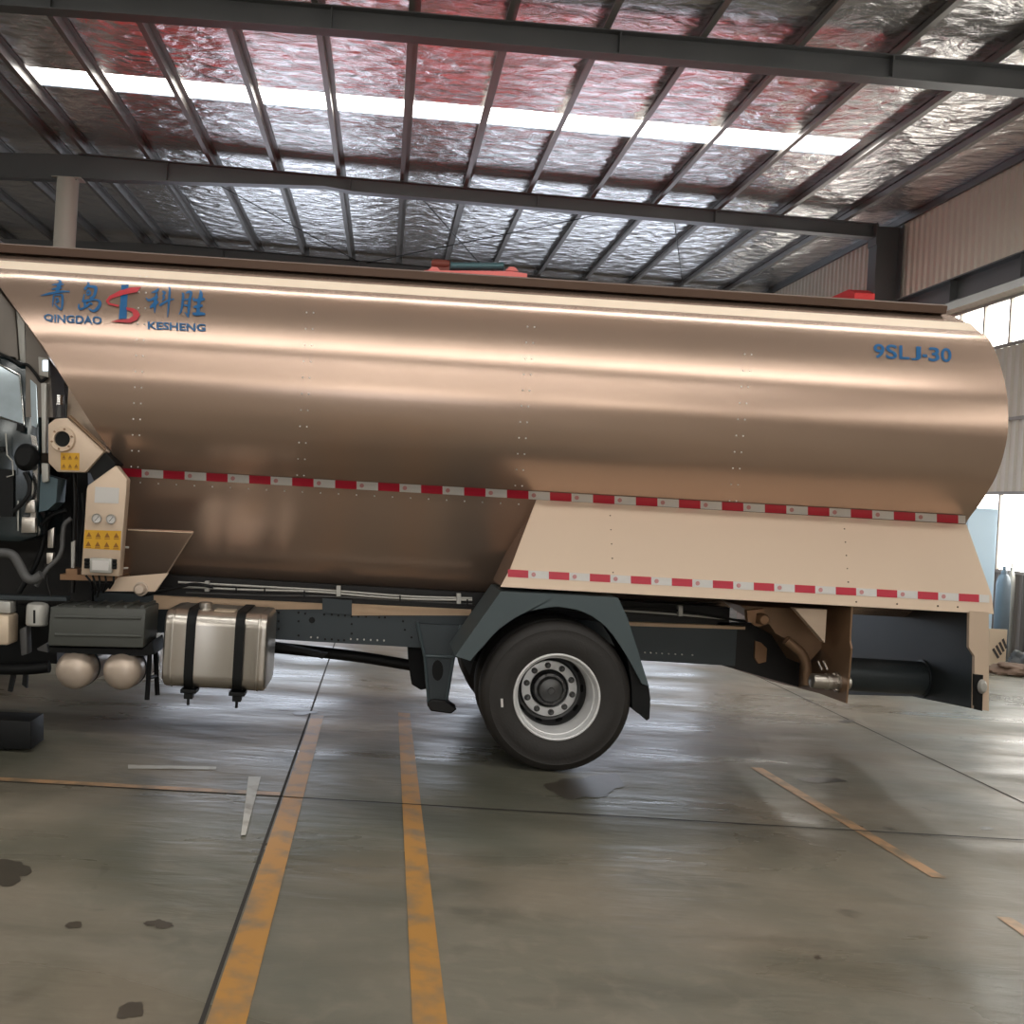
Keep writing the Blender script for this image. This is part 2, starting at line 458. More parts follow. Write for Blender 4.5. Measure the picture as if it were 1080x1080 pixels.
for x, w in ((-7.7, 'first'), (-8.9, 'second'), (-10.1, 'third')): purlin(x, 'steel purlin on the far roof slope, %s beyond the ridge' % w)
# rafters of the far slope, seen past the ridge
for y in (12.8, 19.6, 26.4):
    bm = new()
    a = [(RX, raft_top(RX)), (LX, raft_top(LX)), (LX, raft_top(LX) - .3), (RX, raft_top(RX) - .5)]
    prism(bm, [(p[0], y - .006, p[1]) for p in a], [(p[0], y + .006, p[1]) for p in a])
    b = [(RX, raft_top(RX) - .5), (LX, raft_top(LX) - .3), (LX, raft_top(LX) - .316), (RX, raft_top(RX) - .516)]
    prism(bm, [(p[0], y - .11, p[1]) for p in b], [(p[0], y + .11, p[1]) for p in b])
    o = mk('roof_rafter', bm, STEEL, None, 0)
    tag(o, {12.8: 'rafter beyond the ridge in line with the nearest crossing rafter', 19.6: 'rafter running from the round post away from the side wall', 26.4: 'rafter beyond the ridge deepest in the roof'}[y], 'roof beam', 'steel roof rafters')

# columns
def post(y, label):
    bm = new(); cyl(bm, (-6.39, y, .015), (-6.39, y, bot2(RX) - .02), .205, 32); box(bm, (-6.7, y - .3, 0), (-6.08, y + .3, .02))
    box(bm, (-6.66, y - .16, bot2(RX) - .02), (-6.1, y + .16, bot2(RX) - .003))
    o = mk('round_post', bm, POSTM); tag(o, label, 'column')
post(19.6, 'pale round steel post rising behind the tank to the ridge')
def hcol(y, label):
    bm = new(); x0, x1 = 9.06, 9.56
    for x in (x0, x1 - .02): box(bm, (x, y - .16, 0), (x + .02, y + .16, raft_top(x) - (.02 if x == x0 else .005)))
    box(bm, (x0 + .02, y - .008, 0), (x1 - .02, y + .008, raft_top(x1) - .01))
    box(bm, (x0 - .02, y - .17, raft_top(x0) - .42), (x0 - .002, y + .17, raft_top(x0) + .0))
    for zz in (2, 4, 6): box(bm, (x0 + .02, y - .14, zz), (x1 - .02, y + .14, zz + .012))
    o = mk('steel_column', bm, STEEL, None, 0); tag(o, label, 'column', 'wall columns')
hcol(19.6, 'dark H-section column at the end of the lower rafter by the side wall')
hcol(26.4, 'dark column farther along the side wall past the lower rafter column')
hcol(12.8, 'H-section column on the side wall level with the near rafter')

# diagonal brace rods
def rod(p, q, r, label):
    bm = new(); cyl(bm, p, q, r, 8); o = mk('brace_rod', bm, SOOT); tag(o, label, 'brace rod', 'thin roof brace rods')
def rz(x, d=.03): return raft_top(x) - d
rod((-4.2, 19.606, rz(-4.2)), (-1.0, 26.394, rz(-1.0)), .011, 'thin rod slanting across the roof left of the pink hoist'.replace('left of', 'short of'))
rod((-.8, 26.394, rz(-.8)), (4.6, 19.606, rz(4.6)), .011, 'thin brace rod rising from above the hoist to the lower rafter')
rod((0.2, 19.606, rz(.2, .07)), (2.4, 26.394, rz(2.4, .07)), .011, 'short thin brace rod ending directly over the pink hoist')
rod((5.2, 19.606, rz(5.2)), (7.4, 26.394, rz(7.4)), .011, 'thin brace rod nearest the dark H-section column')
rod((-7.6, 19.606, rz(-7.6)), (-11, 26.394, rz(-11)), .011, 'thin brace rod past the round post')
bm = new(); cyl(bm, (WX - .12, 20.0, 5.5), (WX - .12, 26.2, 7.5), .04, 10); o = mk('wall_brace', bm, STEEL); tag(o, 'diagonal steel tube brace on the side wall behind the dark column', 'wall brace')

# crane runway beams and overhead crane
def runway(x, label, dz=0):
    bm = new(); z0, z1 = 5.19 + dz, 5.55 + dz
    box(bm, (x - .006, YF + .3, z0 + .018), (x + .006, YB - .3, z1 - .018))
    box(bm, (x - .14, YF + .3, z1 - .018), (x + .14, YB - .3, z1)); box(bm, (x - .14, YF + .3, z0), (x + .14, YB - .3, z0 + .018))
    y = YF + 1.0
    while y < YB - .6:
        box(bm, (x - .12, y - .005, z0 + .018), (x + .12, y + .005, z1 - .018)); y += 1.7
    box(bm, (x - .025, YF + .3, z1), (x + .025, YB - .3, z1 + .04))
    o = mk('crane_runway_beam', bm, STEEL, None, 0); tag(o, label, 'crane beam'); return o
runway(8.32, 'grey crane runway beam running above the ribbon windows of the side wall')
runway(-5.75, 'grey crane runway beam hidden behind the tank beside the round post', -.42)
for y, w in ((19.6, 'dark column at the end of the lower rafter'), (12.8, 'column level with the near rafter'), (26.4, 'far column past the crane')):
    bm = new(); prism(bm, [(9.06, y - .1, 5.18), (8.1, y - .1, 5.18), (8.1, y - .1, 5.05), (9.06, y - .1, 4.7)], [(9.06, y + .1, 5.18), (8.1, y + .1, 5.18), (8.1, y + .1, 5.05), (9.06, y + .1, 4.7)])
    o = mk('runway_bracket', bm, STEEL, None, 0); tag(o, 'bracket holding the crane runway on the ' + w, 'bracket', 'runway brackets')

cr = root('overhead_crane', (1.3, 20.2, 5.2), 'red overhead bridge crane showing only its hoist and end carriage above the tank', 'crane')
bm = new()
pr = [(18.2, 5.68), (18.2, 5.95), (18.45, 6.06), (20.8, 6.06), (22.3, 5.9), (22.4, 5.68)]
prism(bm, [(8.14, a, b) for a, b in pr], [(8.50, a, b) for a, b in pr]); mk('end_carriage', bm, CRANE, cr, 0)
bm = new(); prism(bm, [(-5.93, a, b - .39) for a, b in pr], [(-5.57, a, b - .39) for a, b in pr]); mk('end_carriage', bm, CRANE, cr, 0)
for y in (18.5, 22.0):
    for x, zz in ((8.32, 5.702), (-5.75, 5.33)):
        bm = new(); cyl(bm, (x - .05, y, zz), (x + .05, y, zz), .11, 20); mk('track_wheel', bm, SOOT, cr)
for y0, y1 in ((18.3, 18.9), (21.4, 22.0)):
    bm = new(); box(bm, (-5.57, y0, 5.2), (8.14, y1, 5.7), .01); mk('bridge_girder', bm, CRANE, cr, 0)
for y0, y1 in ((16.9, 18.28), (22.02, 22.9)):
    bm = new(); box(bm, (-5.4, y0, 5.32), (8.0, y1, 5.36)); mk('added_walkway', bm, CRANE, cr, 0)  # unseen red decks added to widen the red mirrored in the foil
# hoist trolley
bm = new()
tp = [W(440, 289, 18.9), W(448, 285, 18.9), W(538, 286, 18.9), W(556, 288.5, 18.9), W(556, 300, 18.9), W(440, 300, 18.9)]
prism(bm, tp, [p + Vector((0, 2.4, 0)) for p in tp])
for xx in (458, 540):
    a = W(xx, 285.5, 19.0); t = [a + Vector((-.12, 0, 0)), a + Vector((-.05, 0, .07)), a + Vector((.05, 0, .07)), a + Vector((.12, 0, 0))]
    prism(bm, t, [p + Vector((0, .06, 0)) for p in t])
for x in (.7, 2.2): box(bm, (x - .06, 18.4, 5.702), (x + .06, 21.9, 5.85))
tr = mk('hoist_trolley', bm, PINK, cr, 0)
a, b = W(476, 280.5, 19.4), W(531, 281, 19.4)
bm = new(); cyl(bm, a, b, .068, 24)
for t in (.0, .28, .42, .55, .97): 
    p = a.lerp(b, t); cyl(bm, p - Vector((.015, 0, 0)), p + Vector((.015, 0, 0)), .08, 24)
mk('hoist_motor', bm, TEALM, tr, label='teal hoist motor')
a, b = W(455, 278, 19.4), W(474, 279, 19.4)
bm = new(); tube(bm, [a, a + Vector((.05, 0, 0)), b - Vector((.05, 0, 0)), b], [.06, .085, .085, .07], 24); box(bm, (a.x, 19.35, a.z - .2), (b.x, 19.45, a.z - .05)); mk('brake_drum', bm, RUST, tr, label='rust red brake drum')

# ================================================================== THE TRUCK
TR = root('tank_truck', (1.2, 8.25, 0), 'bronze feed tanker truck with red and white reflective tape parked on the workshop floor', 'truck')
KW = .0045; XE = 4.231
def warp(X, Y, z): return Vector((X, Y, z + (z - 1.9) * KW * (XE - X)))
SEC = [(1.12, 8.02), (1.18, 7.92), (1.30, 7.82), (1.5, 7.68), (1.7, 7.55), (1.9, 7.42), (2.0, 7.30), (2.095, 7.205), (2.207, 7.108), (2.369, 7.03), (2.52, 7.0), (2.713, 7.018), (2.883, 7.078), (3.075, 7.188), (3.206, 7.30), (3.275, 7.43), (3.352, 7.56), (3.44, 7.76), (3.47, 7.85)]
def pchip(tab):
    xs = [t[0] for t in tab]; ys = [t[1] for t in tab]; n = len(xs)
    d = [(ys[i + 1] - ys[i]) / (xs[i + 1] - xs[i]) for i in range(n - 1)]
    m = [d[0]] + [0 if d[i - 1] * d[i] <= 0 else 2 * d[i - 1] * d[i] / (d[i - 1] + d[i]) for i in range(1, n - 1)] + [d[-1]]
    def f(x):
        x = min(max(x, xs[0]), xs[-1]); i = max(k for k in range(n - 1) if xs[k] <= x)
        h = xs[i + 1] - xs[i]; t = (x - xs[i]) / h
        return (2 * t ** 3 - 3 * t * t + 1) * ys[i] + (t ** 3 - 2 * t * t + t) * h * m[i] + (-2 * t ** 3 + 3 * t * t) * ys[i + 1] + (t ** 3 - t * t) * h * m[i + 1]
    return f
YS = pchip(SEC)
XFT = pchip([(1.1, -2.0), (1.9, -1.9), (2.02, -1.955), (2.64, -2.35), (3.14, -2.82), (3.5, -3.16)])
def T(px, py, off=.004):
    """point on the tank side behind the pixel"""
    def g(Y):
        p = W(px, py, Y); k = KW * (XE - p.x); z = (p.z + 1.9 * k) / (1 + k); return Y - YS(z)
    Y = 6.85
    while g(Y) < 0 and Y < 8.2: Y += .01
    a, b = Y - .01, Y
    for _ in range(20):
        m = (a + b) / 2
        if g(m) < 0: a = m
        else: b = m
    p = W(px, py, b); k = KW * (XE - p.x); z = (p.z + 1.9 * k) / (1 + k)
    dy = (YS(z + .01) - YS(z - .01)) / .02; nrm = Vector((0, -1, dy)).normalized()
    return p + nrm * off

# rivets
def rivet(bm, p, r=.0062, n=8):
    u = Vector((1, 0, 0)); rings = []
    q = p; nn = Vector((0, -1, .0))
    n0 = len(bm.faces); top = bm.verts.new(p + nn * r * .8)
    ring = [bm.verts.new(p + Vector((math.cos(2 * math.pi * k / n), 0, math.sin(2 * math.pi * k / n))) * r) for k in range(n)]
    for k in range(n): bm.faces.new((ring[k], ring[(k + 1) % n], top)).material_index = 1

def skin(bm, zs, nx, xr=XE, mirror=True):
    rows = []
    for z in zs:
        x0 = XFT(z); rows.append([warp(x0 + (xr - x0) * k / nx, YS(z), z) for k in range(nx + 1)])
    def grid(rows):
        V = [[bm.verts.new(p) for p in r] for r in rows]
        for a, b in zip(V, V[1:]):
            for k in range(nx): bm.faces.new((a[k], a[k + 1], b[k + 1], b[k]))
        return V
    A = grid(rows)
    B = grid([[Vector((p.x, 16.5 - p.y, p.z)) for p in r] for r in rows]) if mirror else None
    return A, B
# upper shell
zs = [1.9 + (3.206 - 1.9) * k / 30 for k in range(31)] + [3.24, 3.275, 3.352, 3.44, 3.47]
bm = new(); A, B = skin(bm, zs, 40)
for k in range(40): bm.faces.new((A[-1][k], A[-1][k + 1], B[-1][k + 1], B[-1][k]))
for kk in (0, -1):
    loop = [r[kk] for r in A] + [r[kk] for r in B][::-1]
    bm.faces.new(loop)
for (x0, y0, x1, y1) in ((151, 292, 142, 492), (327, 330, 317, 501), (560, 345, 547, 512), (789, 374, 773, 528)):
    n = int((y1 - y0) / 15.6)
    for k in range(n + 1):
        t = k / n; x = x0 + (x1 - x0) * t; y = y0 + (y1 - y0) * t
        for d in (-3.6, 3.6): rivet(bm, T(x + d, y + d * .058, .002))
x = 148
while x < 1018:
    rivet(bm, W(x, 509 + (x - 148) * .0572, YS(1.86) - .004)); x += 19
x = 20
while x < 990:
    rivet(bm, T(x, 278.5 + x * .0635, .002), .005); x += 19

tank = mk('tank_shell', bm, [TAN, SIL], TR, 28)
# hopper below the tape
zs = [1.12 + (1.9 - 1.12) * k / 14 for k in range(15)]
bm = new(); A, B = skin(bm, zs, 24)
for k in range(24): bm.faces.new((A[0][k], A[0][k + 1], B[0][k + 1], B[0][k]))
for kk in (0, -1): bm.faces.new([r[kk] for r in A] + [r[kk] for r in B][::-1])
hop = mk('hopper', bm, TANLOW, TR, 28, label='darker inward sloping lower hopper')
# pale lip strip
bm = new()
for s in (1, -1):
    pts = [(YS(3.27) - .012, 3.262), (YS(3.345) - .004, 3.352), (YS(3.345) + .02, 3.34), (YS(3.27) + .02, 3.255)]
    f = lambda v: Vector((v.x, v.y if s > 0 else 16.5 - v.y, v.z))
    prism(bm, [f(warp(XFT(3.3), a, b)) for a, b in pts], [f(warp(XE + .004, a, b)) for a, b in pts])
mk('lip_strip', bm, LIP, tank, 0, label='pale strip along the upper edge')
# top rail (kick plate along the walkway)
bm = new()
for s in (1, -1):
    pts = [(7.70, 3.445), (7.69, 3.50), (7.72, 3.515), (7.86, 3.515), (7.86, 3.45)]
    f = lambda v: Vector((v.x, v.y if s > 0 else 16.5 - v.y, v.z))
    prism(bm, [f(warp(XFT(3.45), a, b)) for a, b in pts], [f(warp(XE - .09, a, b)) for a, b in pts])
mk('top_rail', bm, RAILB, tank, 0, label='brown rail along the top')

# reflective tape
def tape(fn, x0, x1, y0, y1, h, per, start_red, parent):
    bm = new(); segs = []
    x = x0; red = start_red
    while x < x1 - 1:
        e = min(x + per, x1); segs.append((x, e, red)); x = e; red = not red
    yy = lambda x: y0 + (y1 - y0) * (x - x0) / (x1 - x0)
    for a, e, rd in segs:
        nn = 3
        for k in range(nn):
            p, q = a + (e - a) * k / nn, a + (e - a) * (k + 1) / nn
            for j in range(2):
                ya, yb = j * h / 2, (j + 1) * h / 2
                quad(bm, [fn(p, yy(p) + ya), fn(q, yy(q) + ya), fn(q, yy(q) + yb), fn(p, yy(p) + yb)], 0 if rd else 1)
        if not rd and e - a > 12:
            c = (a + 5.5, yy(a + 5.5) + h / 2)
            vs = [bm.verts.new(fn(c[0] + 2.4 * math.cos(t * .7854), c[1] + 2.4 * math.sin(t * .7854)) + Vector((0, -.003, 0))) for t in range(8)]
            bm.faces.new(vs).material_index = 2
    return mk('reflective_tape', bm, [RED, WHT, PINKD], parent, 0, label='red and white reflective tape')
tape(lambda x, y: T(x, y, .006), 127, 1018, 493, 543.2, 8.6, 23.0 - .35, True, tank)

# lettering
def text_mesh(s, offset=0., shear=0.):
    cu = bpy.data.curves.new('t', 'FONT'); cu.body = s; cu.size = 1; cu.offset = offset; cu.shear = shear; cu.resolution_u = 4
    o = bpy.data.objects.new('t', cu); C.objects.link(o); bpy.context.view_layer.update()
    me = bpy.data.meshes.new_from_object(o.evaluated_get(bpy.context.evaluated_depsgraph_get()))
    bm = new(); bm.from_mesh(me)
    bpy.data.objects.remove(o); bpy.data.curves.remove(cu); bpy.data.meshes.remove(me)
    bmesh.ops.triangulate(bm, faces=bm.faces)
    return bm
def letter(s, quadpx, m, fn, parent, name='lettering', offset=0., shear=0., outline=None):
    """quadpx: x0, x1, top at x0, bottom at x0, slope"""
    bm = text_mesh(s, offset, shear)
    seen = set()
    for v0 in bm.verts:
        if v0 in seen: continue
        st, isl = [v0], []
        seen.add(v0)
        while st:
            v = st.pop(); isl.append(v)
            for e in v.link_edges:
                w = e.other_vert(v)
                if w not in seen: seen.add(w); st.append(w)
        lo_, hi_ = min(v.co.y for v in isl), max(v.co.y for v in isl)
        if lo_ < -.03:
            for v in isl: v.co.y = (v.co.y - lo_) / (hi_ - lo_) * hi_
    xs_ = [v.co.x for v in bm.verts]; ys_ = [v.co.y for v in bm.verts]
    a, b, c, d = min(xs_), max(xs_), min(ys_), max(ys_)
    x0, x1, t, bt, sl = quadpx
    for it in range(2):
        es = [e for e in bm.edges if e.calc_length() > .16]
        if es: bmesh.ops.subdivide_edges(bm, edges=es, cuts=1); bmesh.ops.triangulate(bm, faces=[f for f in bm.faces if len(f.verts) > 3])
    for v in bm.verts:
        u = (v.co.x - a) / (b - a); w = (v.co.y - c) / (d - c)
        px = x0 + (x1 - x0) * u; py = bt + (t - bt) * w + sl * (px - x0)
        v.co = fn(px, py)
    return mk(name, bm, m, parent, 0)
TF = lambda x, y: T(x, y, .006)
def brush(strokes, ox, oy, name):
    """strokes: lists of (x, y, width) in twelfths of a pixel from (ox, oy)"""
    bm = new()
    for k, st in enumerate(strokes):
        sm = smoothpath([Vector((x / 12 + ox, y / 12 + oy, w / 12)) for x, y, w in st], 4) if len(st) > 2 else [Vector((x / 12 + ox, y / 12 + oy, w / 12)) for x, y, w in st]
        L, Rr = [], []
        for i, p in enumerate(sm):
            t = (sm[min(i + 1, len(sm) - 1)] - sm[max(i - 1, 0)]); t.z = 0; t.normalize(); n = Vector((-t.y, t.x, 0)) * max(p.z, .12) / 2
            off = .006 + k * .0004
            L.append(bm.verts.new(T(p.x + n.x, p.y + n.y, off))); Rr.append(bm.verts.new(T(p.x - n.x, p.y - n.y, off)))
        for i in range(len(sm) - 1): bm.faces.new((L[i], L[i + 1], Rr[i + 1], Rr[i]))
    return mk(name, bm, BLUE, tank, 0)
brush([[(250, 88, 10), (285, 115, 34), (262, 190, 52), (235, 262, 30)], [(178, 160, 8), (240, 152, 24), (330, 150, 16)], [(175, 215, 10), (235, 205, 26), (310, 195, 14)],
       [(40, 295, 8), (110, 278, 24), (220, 255, 30), (320, 242, 24), (405, 245, 16)],
       [(205, 285, 18), (196, 350, 18), (188, 435, 8)], [(205, 290, 14), (290, 285, 18), (312, 300, 28), (312, 400, 28), (300, 478, 18)], [(300, 478, 18), (255, 440, 24), (215, 395, 14)],
       [(222, 335, 16), (255, 330, 18), (250, 385, 20), (225, 360, 14)], [(245, 375, 14), (280, 365, 14)]], 40, 288, 'brush_character')
brush([[(622, 120, 10), (645, 150, 26), (600, 205, 34), (585, 215, 20)], [(640, 175, 26), (720, 185, 40), (735, 215, 38), (710, 300, 36), (660, 325, 26)],
       [(620, 255, 22), (640, 230, 26), (665, 262, 26), (635, 285, 22), (615, 265, 16)], [(590, 275, 16), (575, 350, 22)],
       [(560, 365, 26), (640, 355, 34), (720, 345, 22), (785, 370, 32), (775, 430, 42), (710, 490, 34), (640, 455, 14)],
       [(525, 400, 20), (520, 440, 26), (545, 465, 26), (620, 430, 26), (665, 390, 26), (690, 410, 18)], [(595, 380, 30), (600, 430, 34)]], 40, 288, 'brush_character')
brush([[(270, 155, 12), (240, 188, 34), (175, 208, 10)], [(110, 270, 10), (150, 305, 30), (260, 255, 36)], [(245, 215, 20), (225, 330, 40), (220, 465, 8)], [(160, 400, 22), (210, 360, 50), (265, 320, 24)],
       [(315, 195, 24), (350, 212, 26), (325, 245, 16)], [(315, 245, 14), (340, 270, 24), (315, 310, 14)], [(280, 375, 18), (300, 362, 30), (390, 308, 24), (465, 292, 12)], [(400, 135, 12), (410, 180, 26), (398, 350, 26), (382, 522, 8)]], 145, 292, 'brush_character')
brush([[(562, 210, 12), (580, 235, 28), (572, 340, 30), (552, 440, 24), (525, 482, 10)], [(610, 215, 12), (650, 200, 34), (680, 210, 32), (662, 300, 34), (650, 420, 34), (640, 520, 14)], [(640, 505, 20), (600, 455, 12)], [(590, 300, 16), (650, 290, 20)], [(590, 365, 20), (640, 375, 24)],
       [(795, 180, 18), (805, 240, 46), (780, 330, 40), (765, 480, 50)], [(708, 275, 20), (722, 305, 30), (800, 300, 40), (855, 290, 26)], [(710, 395, 22), (760, 385, 40), (828, 375, 28)], [(700, 470, 24), (740, 482, 40), (810, 476, 40), (860, 485, 24)]], 145, 292, 'brush_character')
letter('QINGDAO', (46.5, 107.5, 331.5, 340, .045), BLUE, TF, tank, offset=.026)
letter('KESHENG', (156, 217, 339.5, 347.5, .045), BLUE, TF, tank, offset=.026)
for ch, xa, xb, ta, ba in (('9', 921, 932.5, 363, 378), ('S', 934, 946, 363.7, 378.7), ('L', 948, 959, 364.8, 379), ('J', 960.3, 971, 365.6, 380.2), ('-', 972.6, 977.6, 374.2, 377), ('3', 979, 990.5, 366.6, 381.2), ('0', 992, 1003, 367.4, 382)):
    letter(ch, (xa, xb, ta, ba, .055), BLUE, TF, tank, offset=.016)
def decal(pts, m, off, name, parent):
    bm = new(); f = bm.faces.new([bm.verts.new(T(x / 4.5, 280 + y / 4.5, off)) for x, y in pts])
    bmesh.ops.triangulate(bm, faces=[f]); return mk(name, bm, m, parent, 0)
em = decal([(577, 95), (611, 95), (604, 175), (602, 256), (564, 256), (572, 175)], BLUE, .007, 'emblem', tank)
decal([(672, 106), (650, 131), (620, 137), (590, 143), (535, 160), (516, 171), (525, 184), (568, 193), (562, 201), (515, 190), (503, 173), (520, 150), (570, 124), (620, 110)], LRED, .010, 'emblem_swoosh', tank)
decal([(600, 203), (632, 207), (656, 219), (666, 238), (652, 262), (620, 276), (525, 270), (560, 262), (612, 257), (634, 243), (628, 224), (602, 214)], LRED, .010, 'emblem_swoosh', tank)

# side skirt (bent sheet above the rear wheel)
def SK(X, t):
    """t 0..1 top facet, 1..2 lower facet"""
    if t <= 1: y, z = 7.43 + (7.075 - 7.43) * t, 1.868 + (1.385 - 1.868) * t
    else: y, z = 7.075 - .035 * (t - 1), 1.385 + (1.262 - 1.385) * (t - 1)
    return warp(X, y, z)
sk = root('side_skirt', (2.5, 7.1, 1.2), '', '')
for k in ('label', 'category'): del sk[k]
sk.parent = TR; sk.location = Vector((2.5, 7.1, 1.2)) - WL[TR.name]
def xfront(t): return 1.105 + (.90 - 1.105) * t if t <= 1 else .90 + (.835 - .90) * (t - 1)
bm = new(); n = 10; cols = []
for k in range(n + 1):
    row = []
    for t in (0, 1, 2):
        x = xfront(t) + (XE - xfront(t)) * k / n; row.append(SK(x, t))
    cols.append(row)
Vf = [[bm.verts.new(p) for p in r] for r in cols]; Vb = [[bm.verts.new(p + Vector((0, .025, -.004))) for p in r] for r in cols]
for V in (Vf, Vb):
    for a, b in zip(V, V[1:]):
        for j in range(2): bm.faces.new((a[j], a[j + 1], b[j + 1], b[j]))
for a, b, c, d in zip(Vf, Vf[1:], Vb, Vb[1:]):
    bm.faces.new((a[0], b[0], d[0], c[0])); bm.faces.new((a[2], b[2], d[2], c[2]))
for i in (0, -1):
    for j in range(2): bm.faces.new((Vf[i][j], Vf[i][j + 1], Vb[i][j + 1], Vb[i][j]))
BMSK = bm
def SKP(px, py, off=.005):
    # pixel -> skirt surface
    best = None
    for i in range(2):
        a = SK(2.5, i); b = SK(2.5, i + 1); lo, hi = 6.9, 7.6
        for k in range(141):
            Y = 6.95 + k * .004; p = W(px, py, Y)
            kk = KW * (XE - p.x); z = (p.z + 1.9 * kk) / (1 + kk)
            ys = 7.43 - .355 * (1.868 - z) / .483 if z > 1.385 else 7.075 - .035 * (1.385 - z) / .123
            if Y >= ys: return p + Vector((0, -off, off * .5))
    return p
bm = BMSK
for x, y0, y1, dx in ((643.5, 544, 604, 3), (890.5, 558, 614, 4)):
    for k in range(5):
        rivet(bm, SKP(x + dx * k / 4, y0 + (y1 - y0) * k / 4, .002), .006)
for x in (903, 946, 989, 1010): rivet(bm, SKP(x, 635 + (x - 903) * .05, .002), .007)
skp = mk('skirt_panel', bm, [TANP, RAILB], sk, 0)
tape(SKP, 535.5, 1043, 600.8, 628, 8.0, 21.6, True, sk)
# front closing sheet of the skirt, running inward
bm = new()
a = [SK(xfront(0) + .01, 0), SK(xfront(1) + .01, 1), SK(xfront(2) + .01, 2)]
prism(bm, a + [a[2] + Vector((.0, .6, 0)), a[0] + Vector((.0, .35, 0))], [p + Vector((.012, 0, 0)) for p in a + [a[2] + Vector((.0, .6, 0)), a[0] + Vector((.0, .35, 0))]])
mk('end_sheet', bm, TAN, sk, 0)
# rear leg of the skirt
bm = new(); ppx(bm, [(1022.5, 644), (1022, 683), (1028, 692), (1027, 747.5), (1043, 750), (1043, 645.5)], 7.035, .03)
mk('rear_leg', bm, TANP, sk, 0)
bm = new(); ppx(bm, [(1027.5, 711), (1037, 712), (1036, 750), (1027.5, 748)], 7.03, .02); mk('lamp_recess', bm, BLACK, sk, 0)
bm = new(); c = W(1035.5, 724, 7.02); lathe(bm, c, (0, -1, 0), [(0, .03), (.03, .028), (.045, .015), (.05, 0), (.0, 0)], 24)
for v in bm.verts: v.co.x = max(v.co.x, 0); v.co.x = c.x + (v.co.x - c.x) * .62; 
mk('marker_lamp', bm, GALV, sk)

# rear bay: two cross plates, drum, discharge parts
def xplate(X, pts, th=.012):
    """plate standing across the truck at constant X; pts (Y, z)"""
    bm = new(); prism(bm, [(X, a, b) for a, b in pts], [(X + th, a, b) for a, b in pts]); return bm
zb = lambda px, py, Y: W(px, py, Y).z
bm = xplate(3.26, [(7.06, zb(897, 640, 7.06)), (7.06, zb(898, 676, 7.06)), (7.03, zb(901, 684, 7.03)), (7.06, zb(898, 742, 7.06)), (7.5, zb(861, 731, 7.5)), (8.4, .50), (9.3, .45), (9.3, 1.3), (7.06, 1.3)])
mk('cross_plate', bm, BROWN, TR, 0, label='brown cross plate beside the hydraulic motor')
bm = xplate(4.13, [(7.08, 1.3), (7.08, zb(1025, 747, 7.08)), (7.85, zb(972, 735, 7.85)), (9.3, zb(890, 733, 9.3)), (9.3, 1.3)])
mk('cross_plate', bm, DARK, TR, 0, label='dark grey rear cross plate')
bm = new(); z = W(960, 714, 7.75).z
lathe(bm, (3.275, 7.72, z), (1, 0, 0), [(0, 0), (.14, 0), (.14, .01), (.125, .012), (.125, .84), (.14, .842), (.14, .85), (0, .85)], 40)
mk('discharge_drum', bm, DARK, TR)
for xx in (3.18,):
    c = W(876, 719, 7.2)
    bm = new(); lathe(bm, (c.x - .14, 7.2, c.z), (1, 0, 0), [(0, 0), (.04, 0), (.052, .008), (.052, .10), (.058, .105), (.058, .13), (.05, .135), (.05, .17), (.07, .175), (.07, .195), (.045, .2), (.045, .27), (.0, .27)], 28)
    for k in range(6):
        t = k * math.pi / 3; p = Vector((c.x + .02, 7.2 + .058 * math.cos(t), c.z + .058 * math.sin(t))); cyl(bm, p, p + Vector((.055, 0, 0)), .009, 8)
    mot = mk('hydraulic_motor', bm, ALU, TR)
    bm = new()
    for (x0, y0, x1, y1) in ((863, 697, 867, 706), (868.5, 697, 873, 706)):
        cyl(bm, W(x0, y0, 7.18), W(x1, y1, 7.18), .009, 10)
    mk('hose_fitting', bm, CHROME, mot)
# hopper outlet between the plates and the frame
bm = new(); ppx(bm, [(780, 638.5), (806, 640), (872, 643.5), (868, 682), (850, 702), (833, 676), (818, 668), (812, 659)], 7.5, .5); oc = mk('outlet_chute', bm, BROWN, TR, 0)
bm = new(); ppx(bm, [(838, 641.5), (872, 643), (870, 678)], 7.2, .08); mk('chute_gusset', bm, TANP, oc, 0)
bm = new(); ppx(bm, [(788, 644), (806, 642), (806, 646), (798, 647), (797, 657), (789, 656)], 7.42, .06); mk('pipe_bracket', bm, BRASS, oc, 0)
bm = new(); c = W(805.5, 653.5, 7.38); lathe(bm, c, (0, -1, 0), [(.0, .02), (.03, .02), (.042, 0), (.042, -.1), (.062, -.1), (.062, -.12), (0, -.12)], 24); mk('pipe_stub', bm, BRASS, oc)
bm = new(); ppx(bm, [(757, 656), (790, 657), (812, 659), (834, 680), (847, 700), (851, 727), (805, 714), (757, 700.5)], 7.86, .05); mk('tail_plate', bm, SOOT, TR, 0)
bm = new(); tube(bm, smoothpath([W(829, 675, 7.44), W(838, 682, 7.44), W(846, 690, 7.44), W(850.5, 702, 7.44), W(850, 722, 7.44)]), .035, 14); mk('curved_duct', bm, BROWN, TR)
bm = new(); ppx(bm, [(797, 676), (803, 678), (809, 684), (808, 698), (800, 700), (796, 694)], 7.83, .03); mk('frame_gusset', bm, BRASS, TR, 0)

